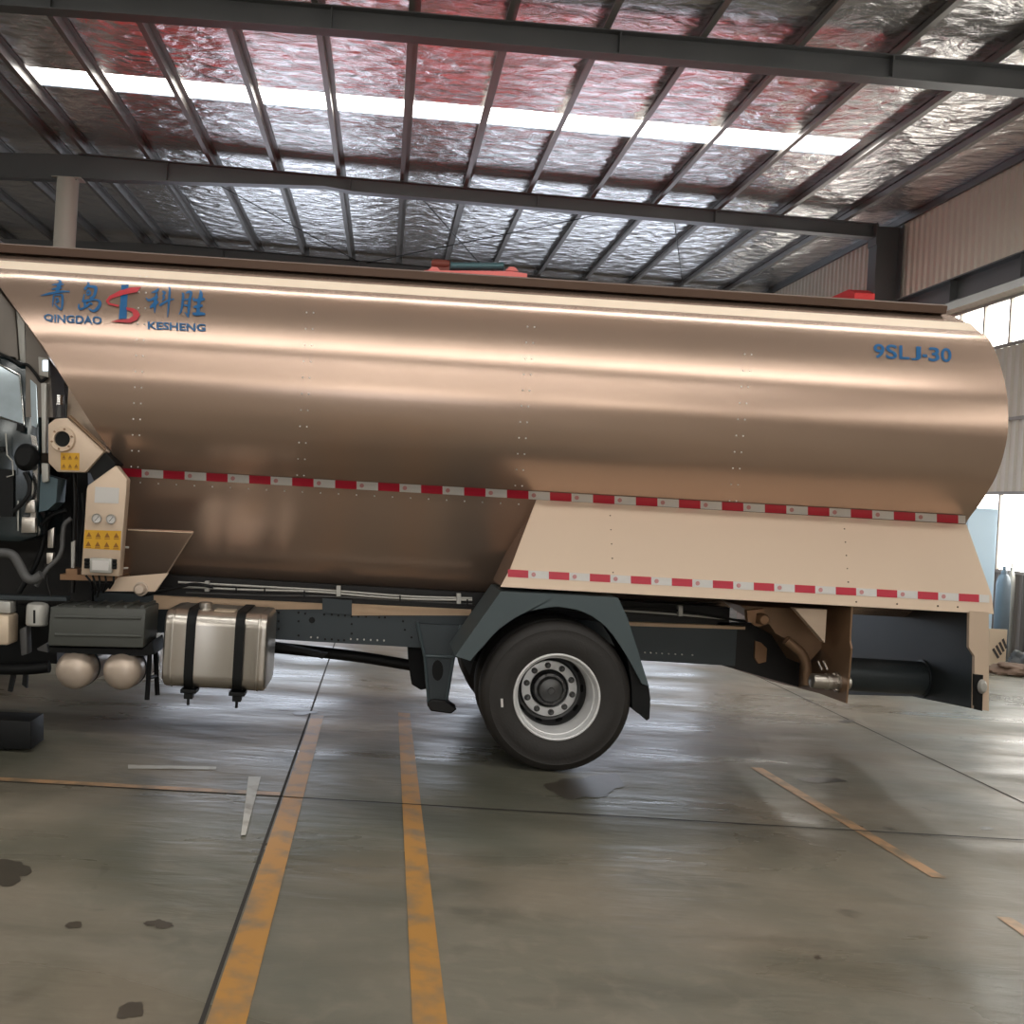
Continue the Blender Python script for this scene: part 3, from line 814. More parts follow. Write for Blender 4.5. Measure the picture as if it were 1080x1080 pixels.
# chassis rails
def rail(y0, s, name='chassis_rail'):
    bm = new(); t = .012; fw = .07
    x0, x1 = -4.6, 2.75; z0, z1 = .69, .972
    pr = [(0, z0), (0, z1), (fw, z1), (fw, z1 - t), (t, z1 - t), (t, z0 + t), (fw, z0 + t), (fw, z0)]
    prism(bm, [(x0, y0 + s * a, b) for a, b in pr], [(x1, y0 + s * a, b) for a, b in pr]); return bm
def bolt(bm, px, py, Y, r=.009, d=.012, mi=1):
    c = W(px, py, Y); n0 = set(bm.faces); cyl(bm, c, c + Vector((0, -d, 0)), r, 8, mi)
bm = rail(7.82, 1)
for px, py in [(294, 646), (294, 655), (315, 646), (322, 647), (342, 648), (350, 648), (357, 649), (364, 649), (371, 650), (378, 650), (386, 650), (400, 651), (406, 651), (371, 658), (371, 668), (294, 663), (315, 655), (315, 670), (343, 674), (350, 674), (357, 675), (363, 675), (425, 655), (427, 664), (434, 672)]: bolt(bm, px, py, 7.82)
for px in (328, 335, 370, 377, 384, 391, 398, 405): bolt(bm, px, 672 + (px - 328) * .045, 7.82, .007, .012, 2)
for px in (680, 686, 692, 698, 705, 712, 719, 730): bolt(bm, px, 688 + (px - 680) * .055, 7.82, .006, .012, 2)
bolt(bm, 329, 654, 7.82, .025, .003)
rl = mk('chassis_rail', bm, [DARK, BLACK, GALV], TR, 0); mk('chassis_rail', rail(8.68, -1), DARK, TR, 0)
for x in (-3.4, -2.2, -1.0, .2, 1.6, 2.6):
    bm = new(); box(bm, (x - .05, 7.84, .74), (x + .05, 8.66, .92)); mk('cross_member', bm, SOOT, TR, 0)
# timber strip and sub-frame
for a, b, s in ((162, 340, 628), (371, 497, 637)):
    bm = new(); sl = .049; ppx(bm, [(a, s), (b, s + (b - a) * sl), (b, s + 6 + (b - a) * sl), (a, s + 6 + (b - a) * sl)], 7.80, .035); mk('sill_strip', bm, WOOD, TR, 0)
bm = new(); ppx(bm, [(660, 656), (786, 661), (786, 664), (660, 660)], 7.80, .08); mk('sill_strip', bm, WOOD, TR, 0)
bm = new(); ppx(bm, [(340, 631), (371, 633), (371, 648), (340, 646)], 7.795, .02); mk('frame_bracket', bm, DARK, TR, 0)
bm = new(); box(bm, (-2.2, 7.86, 1.035), (2.7, 7.95, 1.13)); box(bm, (-2.2, 8.55, 1.035), (2.7, 8.64, 1.13)); box(bm, (-2.2, 7.86, .975), (2.7, 8.64, 1.034)); mk('sub_frame', bm, SOOT, TR, 0)
# hydraulic pipes with clips
def pipe(pts, r, Y, m=GALV): 
    bm = new(); tube(bm, smoothpath([W(x, y, Y) for x, y in pts]), r, 8); return mk('hydraulic_pipe', bm, m, TR)
pp = pipe([(188, 614), (260, 618), (350, 623), (430, 629), (498, 631)], .0085, 7.72)
pipe([(190, 619), (260, 622), (330, 624), (390, 629), (440, 632), (498, 633)], .008, 7.70)
pipe([(196, 625), (280, 628), (345, 629), (420, 633), (498, 637)], .006, 7.74, HOSE)
pipe([(150, 628), (185, 620), (205, 616), (225, 619)], .012, 7.66, BLACK)
pipe([(656, 644), (700, 647), (760, 652), (790, 655)], .008, 7.72)
pipe([(656, 640), (700, 642), (740, 648), (788, 656)], .010, 7.70, BLACK)
for x, y in ((218, 618), (357, 623), (484, 631), (718, 644)):
    bm = new(); ppx(bm, [(x - 2.3, y - 5), (x + 2.3, y - 5), (x + 2.3, y + 6), (x - 2.3, y + 6)], 7.68, .05, bev=.003); mk('pipe_clip', bm, GALV, TR, 0)
for x, y in ((279, 622), (321, 625), (422, 630), (249, 621), (493, 634)):
    bm = new(); ppx(bm, [(x - .7, y - 2), (x + .7, y - 2), (x + .7, y + 5), (x - .7, y + 5)], 7.68, .03); mk('cable_tie', bm, BLACK, TR, 0)

# spring hanger
bm = new(); ppx(bm, [(441, 658), (449, 693), (453, 744), (469, 746), (478, 693), (485, 660)], 7.74, .06); hg = mk('spring_hanger', bm, DARK, TR, 0)
bm = new()
for pts in ([(440, 656), (448, 693), (452.5, 745)], [(486, 659), (478.5, 693), (469.5, 747)], [(449, 692), (478, 693)]):
    tube(bm, [W(x, y, 7.735) for x, y in pts], .012, 8)
mk('hanger_rib', bm, GREY, hg)
bm = new(); c = W(461.5, 707, 7.738); vs = []
ppx(bm, [(461.5 + 6 * math.cos(t * math.pi / 8), 707 + 11 * math.sin(t * math.pi / 8)) for t in range(16)], 7.735, .004); mk('hanger_hole', bm, BLACK, hg, 0)
bm = new(); ppx(bm, [(450, 742), (456, 738), (470, 739), (482, 748), (476, 753), (454, 750)], 7.70, .16, bev=.01); mk('hanger_foot', bm, SOOT, hg, 0)
bm = new(); ppx(bm, [(430, 680), (452, 682), (452, 726), (444, 728), (434, 722), (431, 700)], 8.2, .3, bev=.01); mk('bearing_support', bm, BLACK, TR, 0)
# leaf spring to the axle, propshaft, axle
bm = new()
for k in range(6):
    L = .62 - .075 * k; pts = []
    for j in range(13):
        u = -1 + 2 * j / 12; pts.append((1.26 + u * (L + (.05 if k == 0 else 0)), .66 - .018 * k + .10 * u * u))
    up = [(x, z + .008) for x, z in pts]; dn = [(x, z - .008) for x, z in pts][::-1]
    prism(bm, [(x, 7.755, z) for x, z in up + dn], [(x, 7.815, z) for x, z in up + dn])
mk('leaf_spring', bm, SOOT, TR)
bm = new(); tube(bm, smoothpath([W(270, 681, 8.2), W(320, 686, 8.2), W(380, 693, 8.22), W(436, 702, 8.25)]), .045, 16); tube(bm, [(0.4, 8.25, .66), (1.26, 8.25, .52)], .05, 16); mk('propeller_shaft', bm, BLACK, TR)
bm = new(); ppx(bm, [(284, 678), (300, 680), (318, 684), (345, 690), (340, 695), (318, 688), (300, 686), (284, 684)], 7.95, .1); mk('cable_bundle', bm, BLACK, TR, 0)
bm = new(); tube(bm, [(1.26, 7.32, .522), (1.26, 9.18, .522)], .07, 16); lathe(bm, (1.26, 8.25, .522), (0, 1, 0), [(0, -.25), (.1, -.24), (.2, -.12), (.22, 0), (.2, .12), (.1, .24), (0, .25)], 24); mk('rear_axle', bm, SOOT, TR)

# wheels
WC = (1.26, .522)
def tyre_bm(y0, s):
    bm = new(); w = .27
    half = [(.288, .035), (.300, .012), (.335, .002), (.375, -.006), (.42, -.004), (.455, .006), (.462, .004), (.485, .018), (.502, .034), (.515, .055), (.5205, .08)]
    prof = half + [(.5205, .1), (.512, .102), (.512, .110), (.5215, .112), (.5215, .155), (.512, .158), (.512, .166), (.5205, .168)] + [(r, w - h) for r, h in half[::-1]]
    lathe(bm, (WC[0], y0, WC[1]), (0, s, 0), prof, 72); return bm
def wheel(y0, s, inner=False, label=None):
    wh = root('wheel', (WC[0], y0, 0), '', '')
    for k in ('label', 'category'): del wh[k]
    wh.parent = TR; wh.location = Vector((WC[0], y0, 0)) - WL[TR.name]
    if label: wh['label'] = label
    mk('tyre', tyre_bm(y0, s), RUB, wh, 40)
    c = Vector((WC[0], y0, WC[1])); ax = (0, s, 0)
    bm = new(); lathe(bm, c, ax, [(.290, .045), (.300, .012), (.297, .004), (.290, .002), (.283, .008), (.281, .03), (.272, .05), (.268, .062), (.262, .066), (.255, .10), (.250, .20), (.25, .262), (.256, .262), (.27, .2), (.288, .1)], 72, close=True)
    rm = mk('rim', bm, SIL, wh, 30)
    if inner: return wh
    bm = new(); lathe(bm, c, ax, [(.2495, .255), (.249, .29), (.243, .335), (.228, .362), (.210, .368), (.203, .355), (.200, .338)], 64)
    mk('wheel_disc', bm, RIMD, wh, 30)
    bm = new(); lathe(bm, c, ax, [(.2005, .341), (.199, .332), (.190, .329), (.142, .329), (.137, .334), (.137, .375)], 64); mk('bolt_flange', bm, SIL, wh, 30)
    bm = new(); lathe(bm, c, ax, [(.137, .373), (.06, .373), (.0, .373)], 48); mk('hub_back', bm, BLACK, wh, 30)
    for k in range(10):
        t = (k + .5) * math.pi / 5 + .12
        p = c + Vector((math.cos(t) * .168, s * .328, math.sin(t) * .168))
        bm = new(); lathe(bm, p, (0, -s, 0), [(.022, -.002), (.022, .006), (.0165, .008), (.0165, .026), (.013, .03), (.008, .03), (.008, .036), (0, .037)], 12); mk('wheel_nut', bm, HUB, wh, 30)
        t2 = k * math.pi / 5 + .05
        p = c + Vector((math.cos(t2) * .2365, s * .344, math.sin(t2) * .2365))
        bm = new(); v = Vector((-math.sin(t2), 0, math.cos(t2))); u = (Vector((math.cos(t2), 0, math.sin(t2))) * .015 + Vector((0, -s * .027, 0))).normalized()
        u2 = u.cross(v).normalized() * .002
        ov = [p + u * .017 * math.cos(a * math.pi / 8) + v * .028 * math.sin(a * math.pi / 8) for a in range(16)]
        prism(bm, [q + u2 for q in ov], [q - u2 for q in ov]); mk('hand_hole', bm, BLACK, wh, 0)
    bm = new(); lathe(bm, c, ax, [(.116, .373), (.116, .31), (.112, .295), (.094, .292), (.088, .272), (.08, .258), (.055, .246), (.024, .243), (.024, .233), (.02, .230), (0, .230)], 40)
    for k in range(10):
        t = k * math.pi / 5; p = c + Vector((math.cos(t) * .103, s * .294, math.sin(t) * .103)); cyl(bm, p, p + Vector((0, -s * .012, 0)), .008, 8)
    mk('hub', bm, HUB, wh, 30)
    return wh
w1 = wheel(7.0, 1, label='outer rear wheel with silver rim')
bm = new(); ppx(bm, [(528, 737), (530.5, 737), (531, 746), (528.5, 746)], 6.985, .006); mk('tyre_sticker', bm, PAPER, w1, 0)
wheel(7.36, 1, True, 'inner dual tyre on the near side'); wheel(9.5, -1, label='outer wheel on the far side'); wheel(9.14, -1, True, 'inner dual tyre on the far side')

WC = (-3.68, .522)
wheel(7.02, 1, label='front wheel under the cab'); wheel(9.48, -1, label='front wheel on the far side')
WC = (1.26, .522)
# mudguard
mg = root('mudguard', (1.26, 7.2, .7), '', '')
for k in ('label', 'category'): del mg[k]
mg.parent = TR; mg.location = Vector((1.26, 7.2, .7)) - WL[TR.name]
outer = [(528, 623.5), (652, 630.5), (662, 655), (684, 724)]
inner = [(676, 716), (660, 690), (640, 662), (617, 645), (594, 640), (579, 640), (552, 646), (526, 664), (508, 684), (497, 697)]
outer = [(480, 690)] + outer
YM = 6.985
bm = new()
of = [(480, 692), (528, 624), (590, 627), (652, 630.5), (662, 652), (684.5, 724)]
inn = [(496, 697), (509, 682), (527, 663), (552, 647), (579, 640.5), (594, 640.5), (617, 646), (640, 662), (660, 690), (677, 721)]
inn = [(p.x, p.y) for p in smoothpath([(x, y, 0) for x, y in inn], 3)]
pf = [W(x, y, YM) for x, y in of + inn[::-1]]
f = bm.faces.new([bm.verts.new(p) for p in pf]); r = bmesh.ops.triangulate(bm, faces=[f])
# outer band: follows the outline inwards
o3 = [W(x, y, YM) for x, y in of]; 
for a, b in zip(o3, o3[1:]): quad(bm, [a, b, b + Vector((0, .62, 0)), a + Vector((0, .62, 0))])
i3 = [W(x, y, YM) for x, y in inn]
for a, b in zip(i3, i3[1:]): quad(bm, [a, b, b + Vector((0, .03, 0)), a + Vector((0, .03, 0))])
bmesh.ops.remove_doubles(bm, verts=bm.verts, dist=.001)
mk('guard_shell', bm, GREY, mg, 0, recalc=False)
# inner liner arch
bm = new(); n = 20
ra, rb = [], []
for k in range(n + 1):
    t = math.radians(8 + (172 - 8) * k / n); rr = .60
    p = Vector((WC[0] - .01 + rr * math.cos(t), 0, WC[1] + .03 + rr * math.sin(t)))
    ra.append(bm.verts.new(p + Vector((0, YM + .035, 0)))); rb.append(bm.verts.new(p + Vector((0, 7.70, 0))))
for k in range(n): bm.faces.new((ra[k], ra[k + 1], rb[k + 1], rb[k]))
mk('liner', bm, BLACK, mg)
bm = new(); rnd = random.Random(3)
fl = [(661, 690), (672, 712), (684, 722), (686, 738), (685, 758), (682, 760), (678, 754), (672, 752), (667, 748), (666, 720)]
ppx(bm, fl, 7.03, .58); mk('mud_flap', bm, BLACK, mg, 0, label='ragged black rubber flap')

# fuel tank (rounded box section extruded along the truck)
ft = root('fuel_tank', (-1.12, 7.35, .6), '', '')
for k in ('label', 'category'): del ft[k]
ft.parent = TR; ft.location = Vector((-1.12, 7.35, .6)) - WL[TR.name]
def rrect(y0, y1, z0, z1, r, n=8):
    out = []
    for cy, cz, a0 in ((y0 + r, z0 + r, 180), (y1 - r, z0 + r, 270), (y1 - r, z1 - r, 0), (y0 + r, z1 - r, 90)):
        for k in range(n + 1):
            t = math.radians(a0 + 90 * k / n); out.append((cy + r * math.cos(t), cz + r * math.sin(t)))
    return out
xl, xr_ = W(171.5, 690, 7.06).x, W(281, 690, 7.06).x
zt, zbm = W(227, 645, 7.1).z, W(227, 727, 7.1).z
bm = new(); sec = []
for x, sh in ((xl, .02), (xl + .012, .004), (xl + .03, 0), (xl + .05, 0), (xl + .055, -.004), (xl + .065, -.004), (xl + .07, 0), (xr_ - .07, 0), (xr_ - .065, -.004), (xr_ - .055, -.004), (xr_ - .05, 0), (xr_ - .03, 0), (xr_ - .012, .004), (xr_, .02)):
    sec.append([bm.verts.new((x, a, b)) for a, b in rrect(7.05 + sh, 7.65 - sh, zbm + sh, zt - sh, .10 - sh * .5)])
for a, b in zip(sec, sec[1:]):
    for k in range(len(a)): bm.faces.new((a[k], a[(k + 1) % len(a)], b[(k + 1) % len(b)], b[k]))
bm.faces.new(sec[0]); bm.faces.new(sec[-1]); mk('tank_body', bm, ALU, ft, 40)
for pxa in (200, 251.5):
    xc = W(pxa, 690, 7.05).x
    bm = new(); o_, i_ = rrect(7.038, 7.66, zbm - .01, zt + .012, .108), rrect(7.048, 7.652, zbm - .002, zt + .002, .1)
    ring = []
    for x in (xc - .032, xc + .032):
        ring.append(([bm.verts.new((x, *p)) for p in o_], [bm.verts.new((x, *p)) for p in i_]))
    m = len(o_)
    for k in range(m):
        k2 = (k + 1) % m
        bm.faces.new((ring[0][0][k], ring[0][0][k2], ring[1][0][k2], ring[1][0][k])); bm.faces.new((ring[0][1][k], ring[0][1][k2], ring[1][1][k2], ring[1][1][k]))
        for e in (0, 1): bm.faces.new((ring[e][0][k], ring[e][0][k2], ring[e][1][k2], ring[e][1][k]))
    sp = mk('strap', bm, BLACK, ft, 40)
    bm = new(); box(bm, (xc - .055, 7.07, zbm - .035), (xc + .055, 7.2, zbm - .008), .004); box(bm, (xc - .03, 7.08, zbm - .075), (xc + .03, 7.15, zbm - .03), .004); cyl(bm, (xc, 7.1, zbm - .12), (xc, 7.1, zbm - .05), .01, 8)
    mk('strap_bolt', bm, BLACK, sp, 0)
bm = new(); c = W(217, 643, 7.22); lathe(bm, (c.x, 7.22, zt - .004), (0, 0, 1), [(.06, 0), (.06, .012), (.047, .014), (.047, .045), (.04, .052), (0, .052)], 24); mk('filler_cap', bm, ALU, ft)
bm = new(); c = W(238, 645, 7.18); box(bm, (c.x - .07, 7.12, zt - .002), (c.x + .07, 7.26, zt + .006)); mk('label_plate', bm, LIP, ft, 0)

# battery box
bb = root('battery_box', (-2.0, 7.3, .8), '', '')
for k in ('label', 'category'): del bb[k]
bb.parent = TR; bb.location = Vector((-2.0, 7.3, .8)) - WL[TR.name]
bm = new(); ppx(bm, [(53, 640), (154, 642), (151, 683.5), (50, 681)], 7.1, .42, bev=.012); mk('box_lid', bm, BATT, bb, 30)
bm = new()
for yy in (650, 669):
    tube(bm, [W(58, yy + .3, 7.1), W(149, yy + 2, 7.1)], .011, 8)
for k in range(6):
    x = 60 + k * 18; p = W(x, 640.5, 7.12); tube(bm, [p + Vector((0, .0, .0)), p + Vector((0, .38, 0))], .014, 8)
mk('lid_ribs', bm, BATT, bb)
bm = new(); ppx(bm, [(52, 683), (150, 685), (160, 676), (163, 690), (150, 692), (52, 688)], 7.2, .35); mk('tray', bm, BLACK, bb, 0)
bm = new(); cyl(bm, W(158, 690, 7.3), W(155, 738, 7.3), .018, 8); cyl(bm, W(164, 688, 7.5), W(166, 733, 7.5), .018, 8); cyl(bm, W(156, 715, 7.3), W(165, 713, 7.5), .014, 8); mk('tray_leg', bm, BLACK, bb)
# air tanks
for px, py in ((75.5, 708.5), (126, 709.5)):
    c = W(px, py, 7.15); r = 20.6 / 1080 * 7.15
    bm = new(); prof = [(0, 0), (r * .35, .004), (r * .65, .016), (r * .88, .04), (r * .98, .07), (r, .1), (r, .72), (r * .9, .78), (r * .5, .82), (0, .83)]
    lathe(bm, c, (0, 1, 0), prof, 40); at = mk('air_tank', bm, PEARL, TR, 40)
    bm = new()
    for d in (.2, .6): lathe(bm, c, (0, 1, 0), [(r + .004, d), (r + .004, d + .03), (r + .001, d + .03), (r + .001, d)], 40, close=True)
    box(bm, (c.x - .02, 7.33, c.z + r), (c.x + .02, 7.37, c.z + r + .05))
    mk('tank_band', bm, BLACK, at)

# ---- control box and auger head
cb = root('control_box', (-1.95, 7.2, 1.3), '', '')
for k in ('label', 'category'): del cb[k]
cb.parent = TR; cb.location = Vector((-1.95, 7.2, 1.3)) - WL[TR.name]
YC = 7.12
def z5(x, y): return (x / 4.5, 420 + y / 4.5)
bm = new(); ppx(bm, [z5(415, 415), z5(550, 318), z5(603, 385), z5(598, 450), z5(567, 846), z5(383, 838), z5(413, 430)], YC, .10, bev=.008); mk('cabinet', bm, TANP, cb, 30)
bm = new(); ppx(bm, [z5(452, 420), z5(566, 426), z5(562, 500), z5(448, 496)], YC - .004, .006); mk('sticker', bm, PAPER, cb, 0, label='blank white sticker')
for gx, gy in ((462, 571), (530, 574)):
    c = W(*z5(gx, gy), YC)
    bm = new(); lathe(bm, c, (0, -1, 0), [(0, .012), (.028, .012), (.029, .022), (.034, .022), (.036, .0)], 28); g = mk('pressure_gauge', bm, [CHROME], cb)
    bm = new(); lathe(bm, c, (0, -1, 0), [(0, .014), (.028, .014)], 28); mk('dial', bm, PAPER, g)
    bm = new(); v = c + Vector((0, -.0155, 0)); quad(bm, [v + Vector((-.014, 0, -.016)), v + Vector((-.011, 0, -.018)), v + Vector((.014, 0, .016)), v + Vector((.012, 0, .018))]); mk('needle', bm, BLACK, g, 0)
def label_sheet(quadpts, Y, nx, ny, parent):
    bm = new(); ppx(bm, quadpts, Y - .003, .004)
    a, b, c, d = [Vector((*p, 0)) for p in quadpts]
    for i in range(nx):
        for j in range(ny):
            u, v = (i + .5) / nx, (j + .5) / ny
            p = a.lerp(b, u).lerp(d.lerp(c, u), v); s = min((b - a).length / nx, (d - a).length / ny) * .30
            t = [(p.x, p.y - s), (p.x + s, p.y + s * .8), (p.x - s, p.y + s * .8)]
            quad(bm, [W(x, y, Y - .0045) for x, y in t], 1)
            quad(bm, [W(p.x - s, p.y + s * 1.15, Y - .0045), W(p.x + s, p.y + s * 1.15, Y - .0045), W(p.x + s, p.y + s * 1.4, Y - .0045), W(p.x - s, p.y + s * 1.4, Y - .0045)], 1)
    return mk('warning_label', bm, [YEL, YELD], parent, 0, label='yellow warning label')
label_sheet([z5(402, 625), z5(575, 630), z5(571, 722), z5(396, 712)], YC, 4, 2, cb)
bm = new(); ppx(bm, [z5(425, 757), z5(530, 762), z5(528, 832), z5(424, 828)], YC - .05, .05, bev=.008); jb = mk('junction_box', bm, GALV, cb, 30)
bm = new(); ppx(bm, [z5(438, 768), z5(516, 772), z5(514, 818), z5(437, 815)], YC - .053, .004); mk('junction_lid', bm, PAPER, jb, 0)
for j, yy in enumerate((768, 784, 800)):
    for a, b in ((424, 402), (530, 553)):
        bm = new(); cyl(bm, W(*z5(a, yy + (4 if a > 500 else 0)), YC - .025), W(*z5(b, yy + (4 if a > 500 else 0)), YC - .025), .012, 10); mk('cable_gland', bm, BLACK, jb)
bm = new()
for x0, x1, dy in ((408, 440, 60), (440, 450, 90), (470, 462, 100), (500, 490, 80), (540, 520, 60)):
    tube(bm, smoothpath([W(*z5(x0, 842), YC + .02), W(*z5((x0 + x1) / 2 + 8, 842 + dy * .5), YC), W(*z5(x1, 842 + dy), YC + .1)]), .008, 8)
mk('cable_tails', bm, BLACK, cb)
ah = root('auger_head', (-2.25, 7.2, 1.9), '', '')
for k in ('label', 'category'): del ah[k]
ah.parent = TR; ah.location = Vector((-2.25, 7.2, 1.9)) - WL[TR.name]
bm = new(); ppx(bm, [z5(227, 125), z5(262, 96), z5(322, 93), z5(496, 250), z5(405, 352), z5(272, 350), z5(228, 305)], YC - .02, .16, bev=.008); mk('housing', bm, TANP, ah, 30)
c = W(*z5(300, 195), YC - .02); r = 60 / 4.5 / 1080 * YC
bm = new(); lathe(bm, c, (0, -1, 0), [(r * .60, .012), (r * .64, .03), (r * .95, .03), (r, .022), (r, 0)], 36); 
for k in range(6):
    t = k * math.pi / 3 + .3; p = c + Vector((math.cos(t) * r * .8, -.03, math.sin(t) * r * .8)); cyl(bm, p, p + Vector((0, -.01, 0)), .007, 8, 1)
fg = mk('flange', bm, [TANP, BRASS], ah)
bm = new(); lathe(bm, c, (0, -1, 0), [(0, .008), (r * .62, .012)], 36); mk('bearing_cap', bm, BLACK, fg)
label_sheet([z5(288, 258), z5(377, 260), z5(376, 343), z5(288, 340)], YC - .02, 3, 2, ah)
bm = new(); ppx(bm, [z5(494, 250), z5(550, 312), z5(446, 394), z5(428, 352), z5(405, 354)], YC + .02, .22); mk('rubber_sleeve', bm, BLACK, ah, 0, label='black rubber sleeve')
bm = new(); tube(bm, [W(*z5(325, 85), YC - .03), W(*z5(500, 248), YC - .03)], .008, 8); tube(bm, [W(*z5(335, 82), YC), W(*z5(502, 238), YC)], .006, 8); mk('hinge_bar', bm, BROWN, ah)
def z4(x, y): return (x / 4.5, 280 + y / 4.5)
bm = new(); ppx(bm, [z4(325, 565), z4(338, 560), z4(524, 898), z4(500, 890), z4(340, 725), z4(318, 722)], 7.34, .12); mk('cover_plate', bm, TANP, ah, 0)
bm = new(); tube(bm, [W(*z4(283, 722), 7.2), W(*z4(283, 655), 7.2)], .022, 14); tube(bm, [W(*z4(310, 722), 7.25), W(*z4(312, 660), 7.25)], .01, 8); mk('breather_pipe', bm, HOSE, ah)
bm = new(); lathe(bm, W(*z4(281, 655), 7.2), (0, 0, 1), [(0, -.01), (.028, -.01), (.028, .0), (.024, .004), (.024, .045), (.028, .047), (.028, .058), (0, .058)], 16); mk('breather_cap', bm, CHROME, ah)
# triangular bracket beside the control box
bk = root('corner_bracket', (-1.7, 7.3, 1.2), '', '')
for k in ('label', 'category'): del bk[k]
bk.parent = TR; bk.location = Vector((-1.7, 7.3, 1.2)) - WL[TR.name]
def BKY(y): return 7.36 + (y - 558) / 62 * .33
bm = new(); q = [W(*p, BKY(p[1])) for p in (z5(560, 622), z5(916, 636), z5(800, 820), z5(750, 905), z5(560, 905))]; prism(bm, q, [p + Vector((0, .012, .008)) for p in q]); mk('plate', bm, TAN, bk, 0)
bm = new(); tube(bm, [W(*p, BKY(p[1])) for p in (z5(608, 625), z5(916, 638), z5(740, 915))], .006, 6); mk('folded_edge', bm, TANP, bk)
bm = new(); ppx(bm, [z5(560, 850), z5(800, 830), z5(735, 918), z5(500, 916)], 7.27, .02); mk('foot_plate', bm, TANP, bk, 0)
bm = new(); c = W(*z5(668, 905), 7.26); lathe(bm, c, (0, -1, 0), [(0, .06), (.03, .058), (.04, .045), (.04, .0), (.05, 0), (.05, -.02)], 24); mk('pivot_cap', bm, PEARL, bk)
bm = new(); cyl(bm, W(*z5(578, 707), 7.24), W(*z5(610, 708), 7.28), .008, 8); cyl(bm, W(*z5(575, 807), 7.24), W(*z5(606, 806), 7.28), .008, 8); mk('hinge_pin', bm, GALV, bk)
bm = new(); ppx(bm, [z5(285, 835), z5(560, 845), z5(560, 868), z5(285, 862)], 7.28, .4); ppx(bm, [z5(312, 810), z5(366, 810), z5(366, 838), z5(312, 838)], 7.28, .2); mk('platform_beam', bm, BRASS, TR, 0)

# ---- cab (only its rear edge is in frame)
cab = root('cab', (-3.2, 8.2, .9), '', '')
for k in ('label', 'category'): del cab[k]
cab.parent = TR; cab.location = Vector((-3.2, 8.2, .9)) - WL[TR.name]
bm = new(); ppx(bm, [(-120, 368), (0, 373), (21, 384), (29, 385), (40, 396), (43, 412), (42, 520), (39, 566), (20, 572), (-120, 566)], 7.2, 2.1, bev=.02); mk('cab_shell', bm, TEAL, cab, 30)
bm = new(); ppx(bm, [(-120, 250), (-6, 300), (16, 326), (20, 382), (0, 371), (-120, 362)], 7.25, 1.9, bev=.02); mk('roof_fairing', bm, CABGREY, cab, 30, label='grey roof fairing')
bm = new(); ppx(bm, [(17, 327), (26, 340), (27, 383), (21, 382)], 7.22, 1.7, bev=.006); mk('fairing_edge', bm, GALV, cab, 30)
bm = new(); ppx(bm, [(27, 338), (52, 372), (56, 440), (27, 440)], 7.195, .3); mk('rear_panel', bm, CABGREY, cab, 0)
bm = new(); tube(bm, smoothpath([W(x, y, 7.17) for x, y in ((-60, 352), (0, 373), (20, 384), (29, 385), (38, 395), (43, 402), (50, 398))]), .011, 8); mk('gutter', bm, BLACK, cab)
bm = new(); ppx(bm, [(-90, 352), (0, 386), (20, 397), (24.5, 447), (0, 439), (-90, 420)], 7.185, .02, bev=.004); mk('door_window', bm, CABWIN, cab, 0, label='door window with a pale reflection in its colour')
bm = new(); tube(bm, [W(x, y, 7.18) for x, y in ((-60, 362), (0, 384.5), (21, 395.5), (25.5, 448), (0, 440), (-60, 424))], .006, 6); mk('window_seal', bm, CHROME, cab)
bm = new(); ppx(bm, [(31.5, 400), (38.5, 406), (40, 447), (38, 451), (33, 449)], 7.185, .02, bev=.004); mk('quarter_window', bm, CABWIN, cab, 0)
bm = new(); ppx(bm, [(32, 458), (38, 460), (40, 472), (39.5, 510), (37, 555), (31, 562), (33, 530), (36, 480)], 7.185, .02, bev=.003); mk('edge_reflection', bm, CHROME, cab, 0)  # chrome strip shaped as the reflection along the cab's rear edge
bm = new(); ppx(bm, [(23, 545), (37, 546), (37, 562), (22, 562)], 7.15, .05, bev=.004); ppx(bm, [(27, 528), (36.5, 527), (37, 541), (26, 541)], 7.14, .04, bev=.006); mk('door_step', bm, ALU, cab, 30)
bm = new(); ppx(bm, [(43, 404), (49, 404), (48, 478), (44, 478)], 7.14, .06, bev=.006); mk('intake_pole', bm, GALV, cab, 30)
bm = new(); ppx(bm, [(40, 376), (51, 378), (51, 398), (41, 396)], 7.14, .05, bev=.006); lp = mk('white_fixture', bm, GALV, cab, 30)
bm = new(); ppx(bm, [(45, 380), (50.5, 380), (50.5, 391), (45, 391)], 7.135, .008); mk('bright_pane', bm, PANE, lp, 0)  # pale glowing pane for a bright bluish-white spot behind the cab window
bm = new(); c = W(25.5, 482, 7.1); lathe(bm, c, (0, -1, 0), [(0, .02), (.05, .02), (.07, .0), (.08, -.03), (.075, -.12), (0, -.12)], 20)
for v in bm.verts: v.co.z = c.z + (v.co.z - c.z) * 1.22
mk('air_intake', bm, BLACK, cab)
bm = new(); tube(bm, smoothpath([W(x, y, 7.12) for x, y in ((26, 498), (31, 510), (30, 522), (22, 532), (14, 540))]), .016, 10); mk('intake_hose', bm, BLACK, cab)
bm = new(); ppx(bm, [(-40, 490), (14, 496), (14, 545), (-40, 545)], 7.15, .05); ppx(bm, [(-40, 470), (4, 471), (4, 476), (-40, 474)], 7.14, .04); mk('dark_panel', bm, BLACK, cab, 0)
bm = new(); tube(bm, [W(x, y, 7.1) for x, y in ((6, 457), (7.5, 480), (13, 486), (14, 501), (7, 503))], .005, 6); tube(bm, [W(19, 528, 7.13), W(19, 560, 7.13)], .005, 6); mk('handle_bar', bm, GALV, cab)
bm = new(); ppx(bm, [(18, 446), (25, 449), (25, 456), (17, 454)], 7.12, .04, bev=.004); mk('mirror_bracket', bm, BLACK, cab, 0)
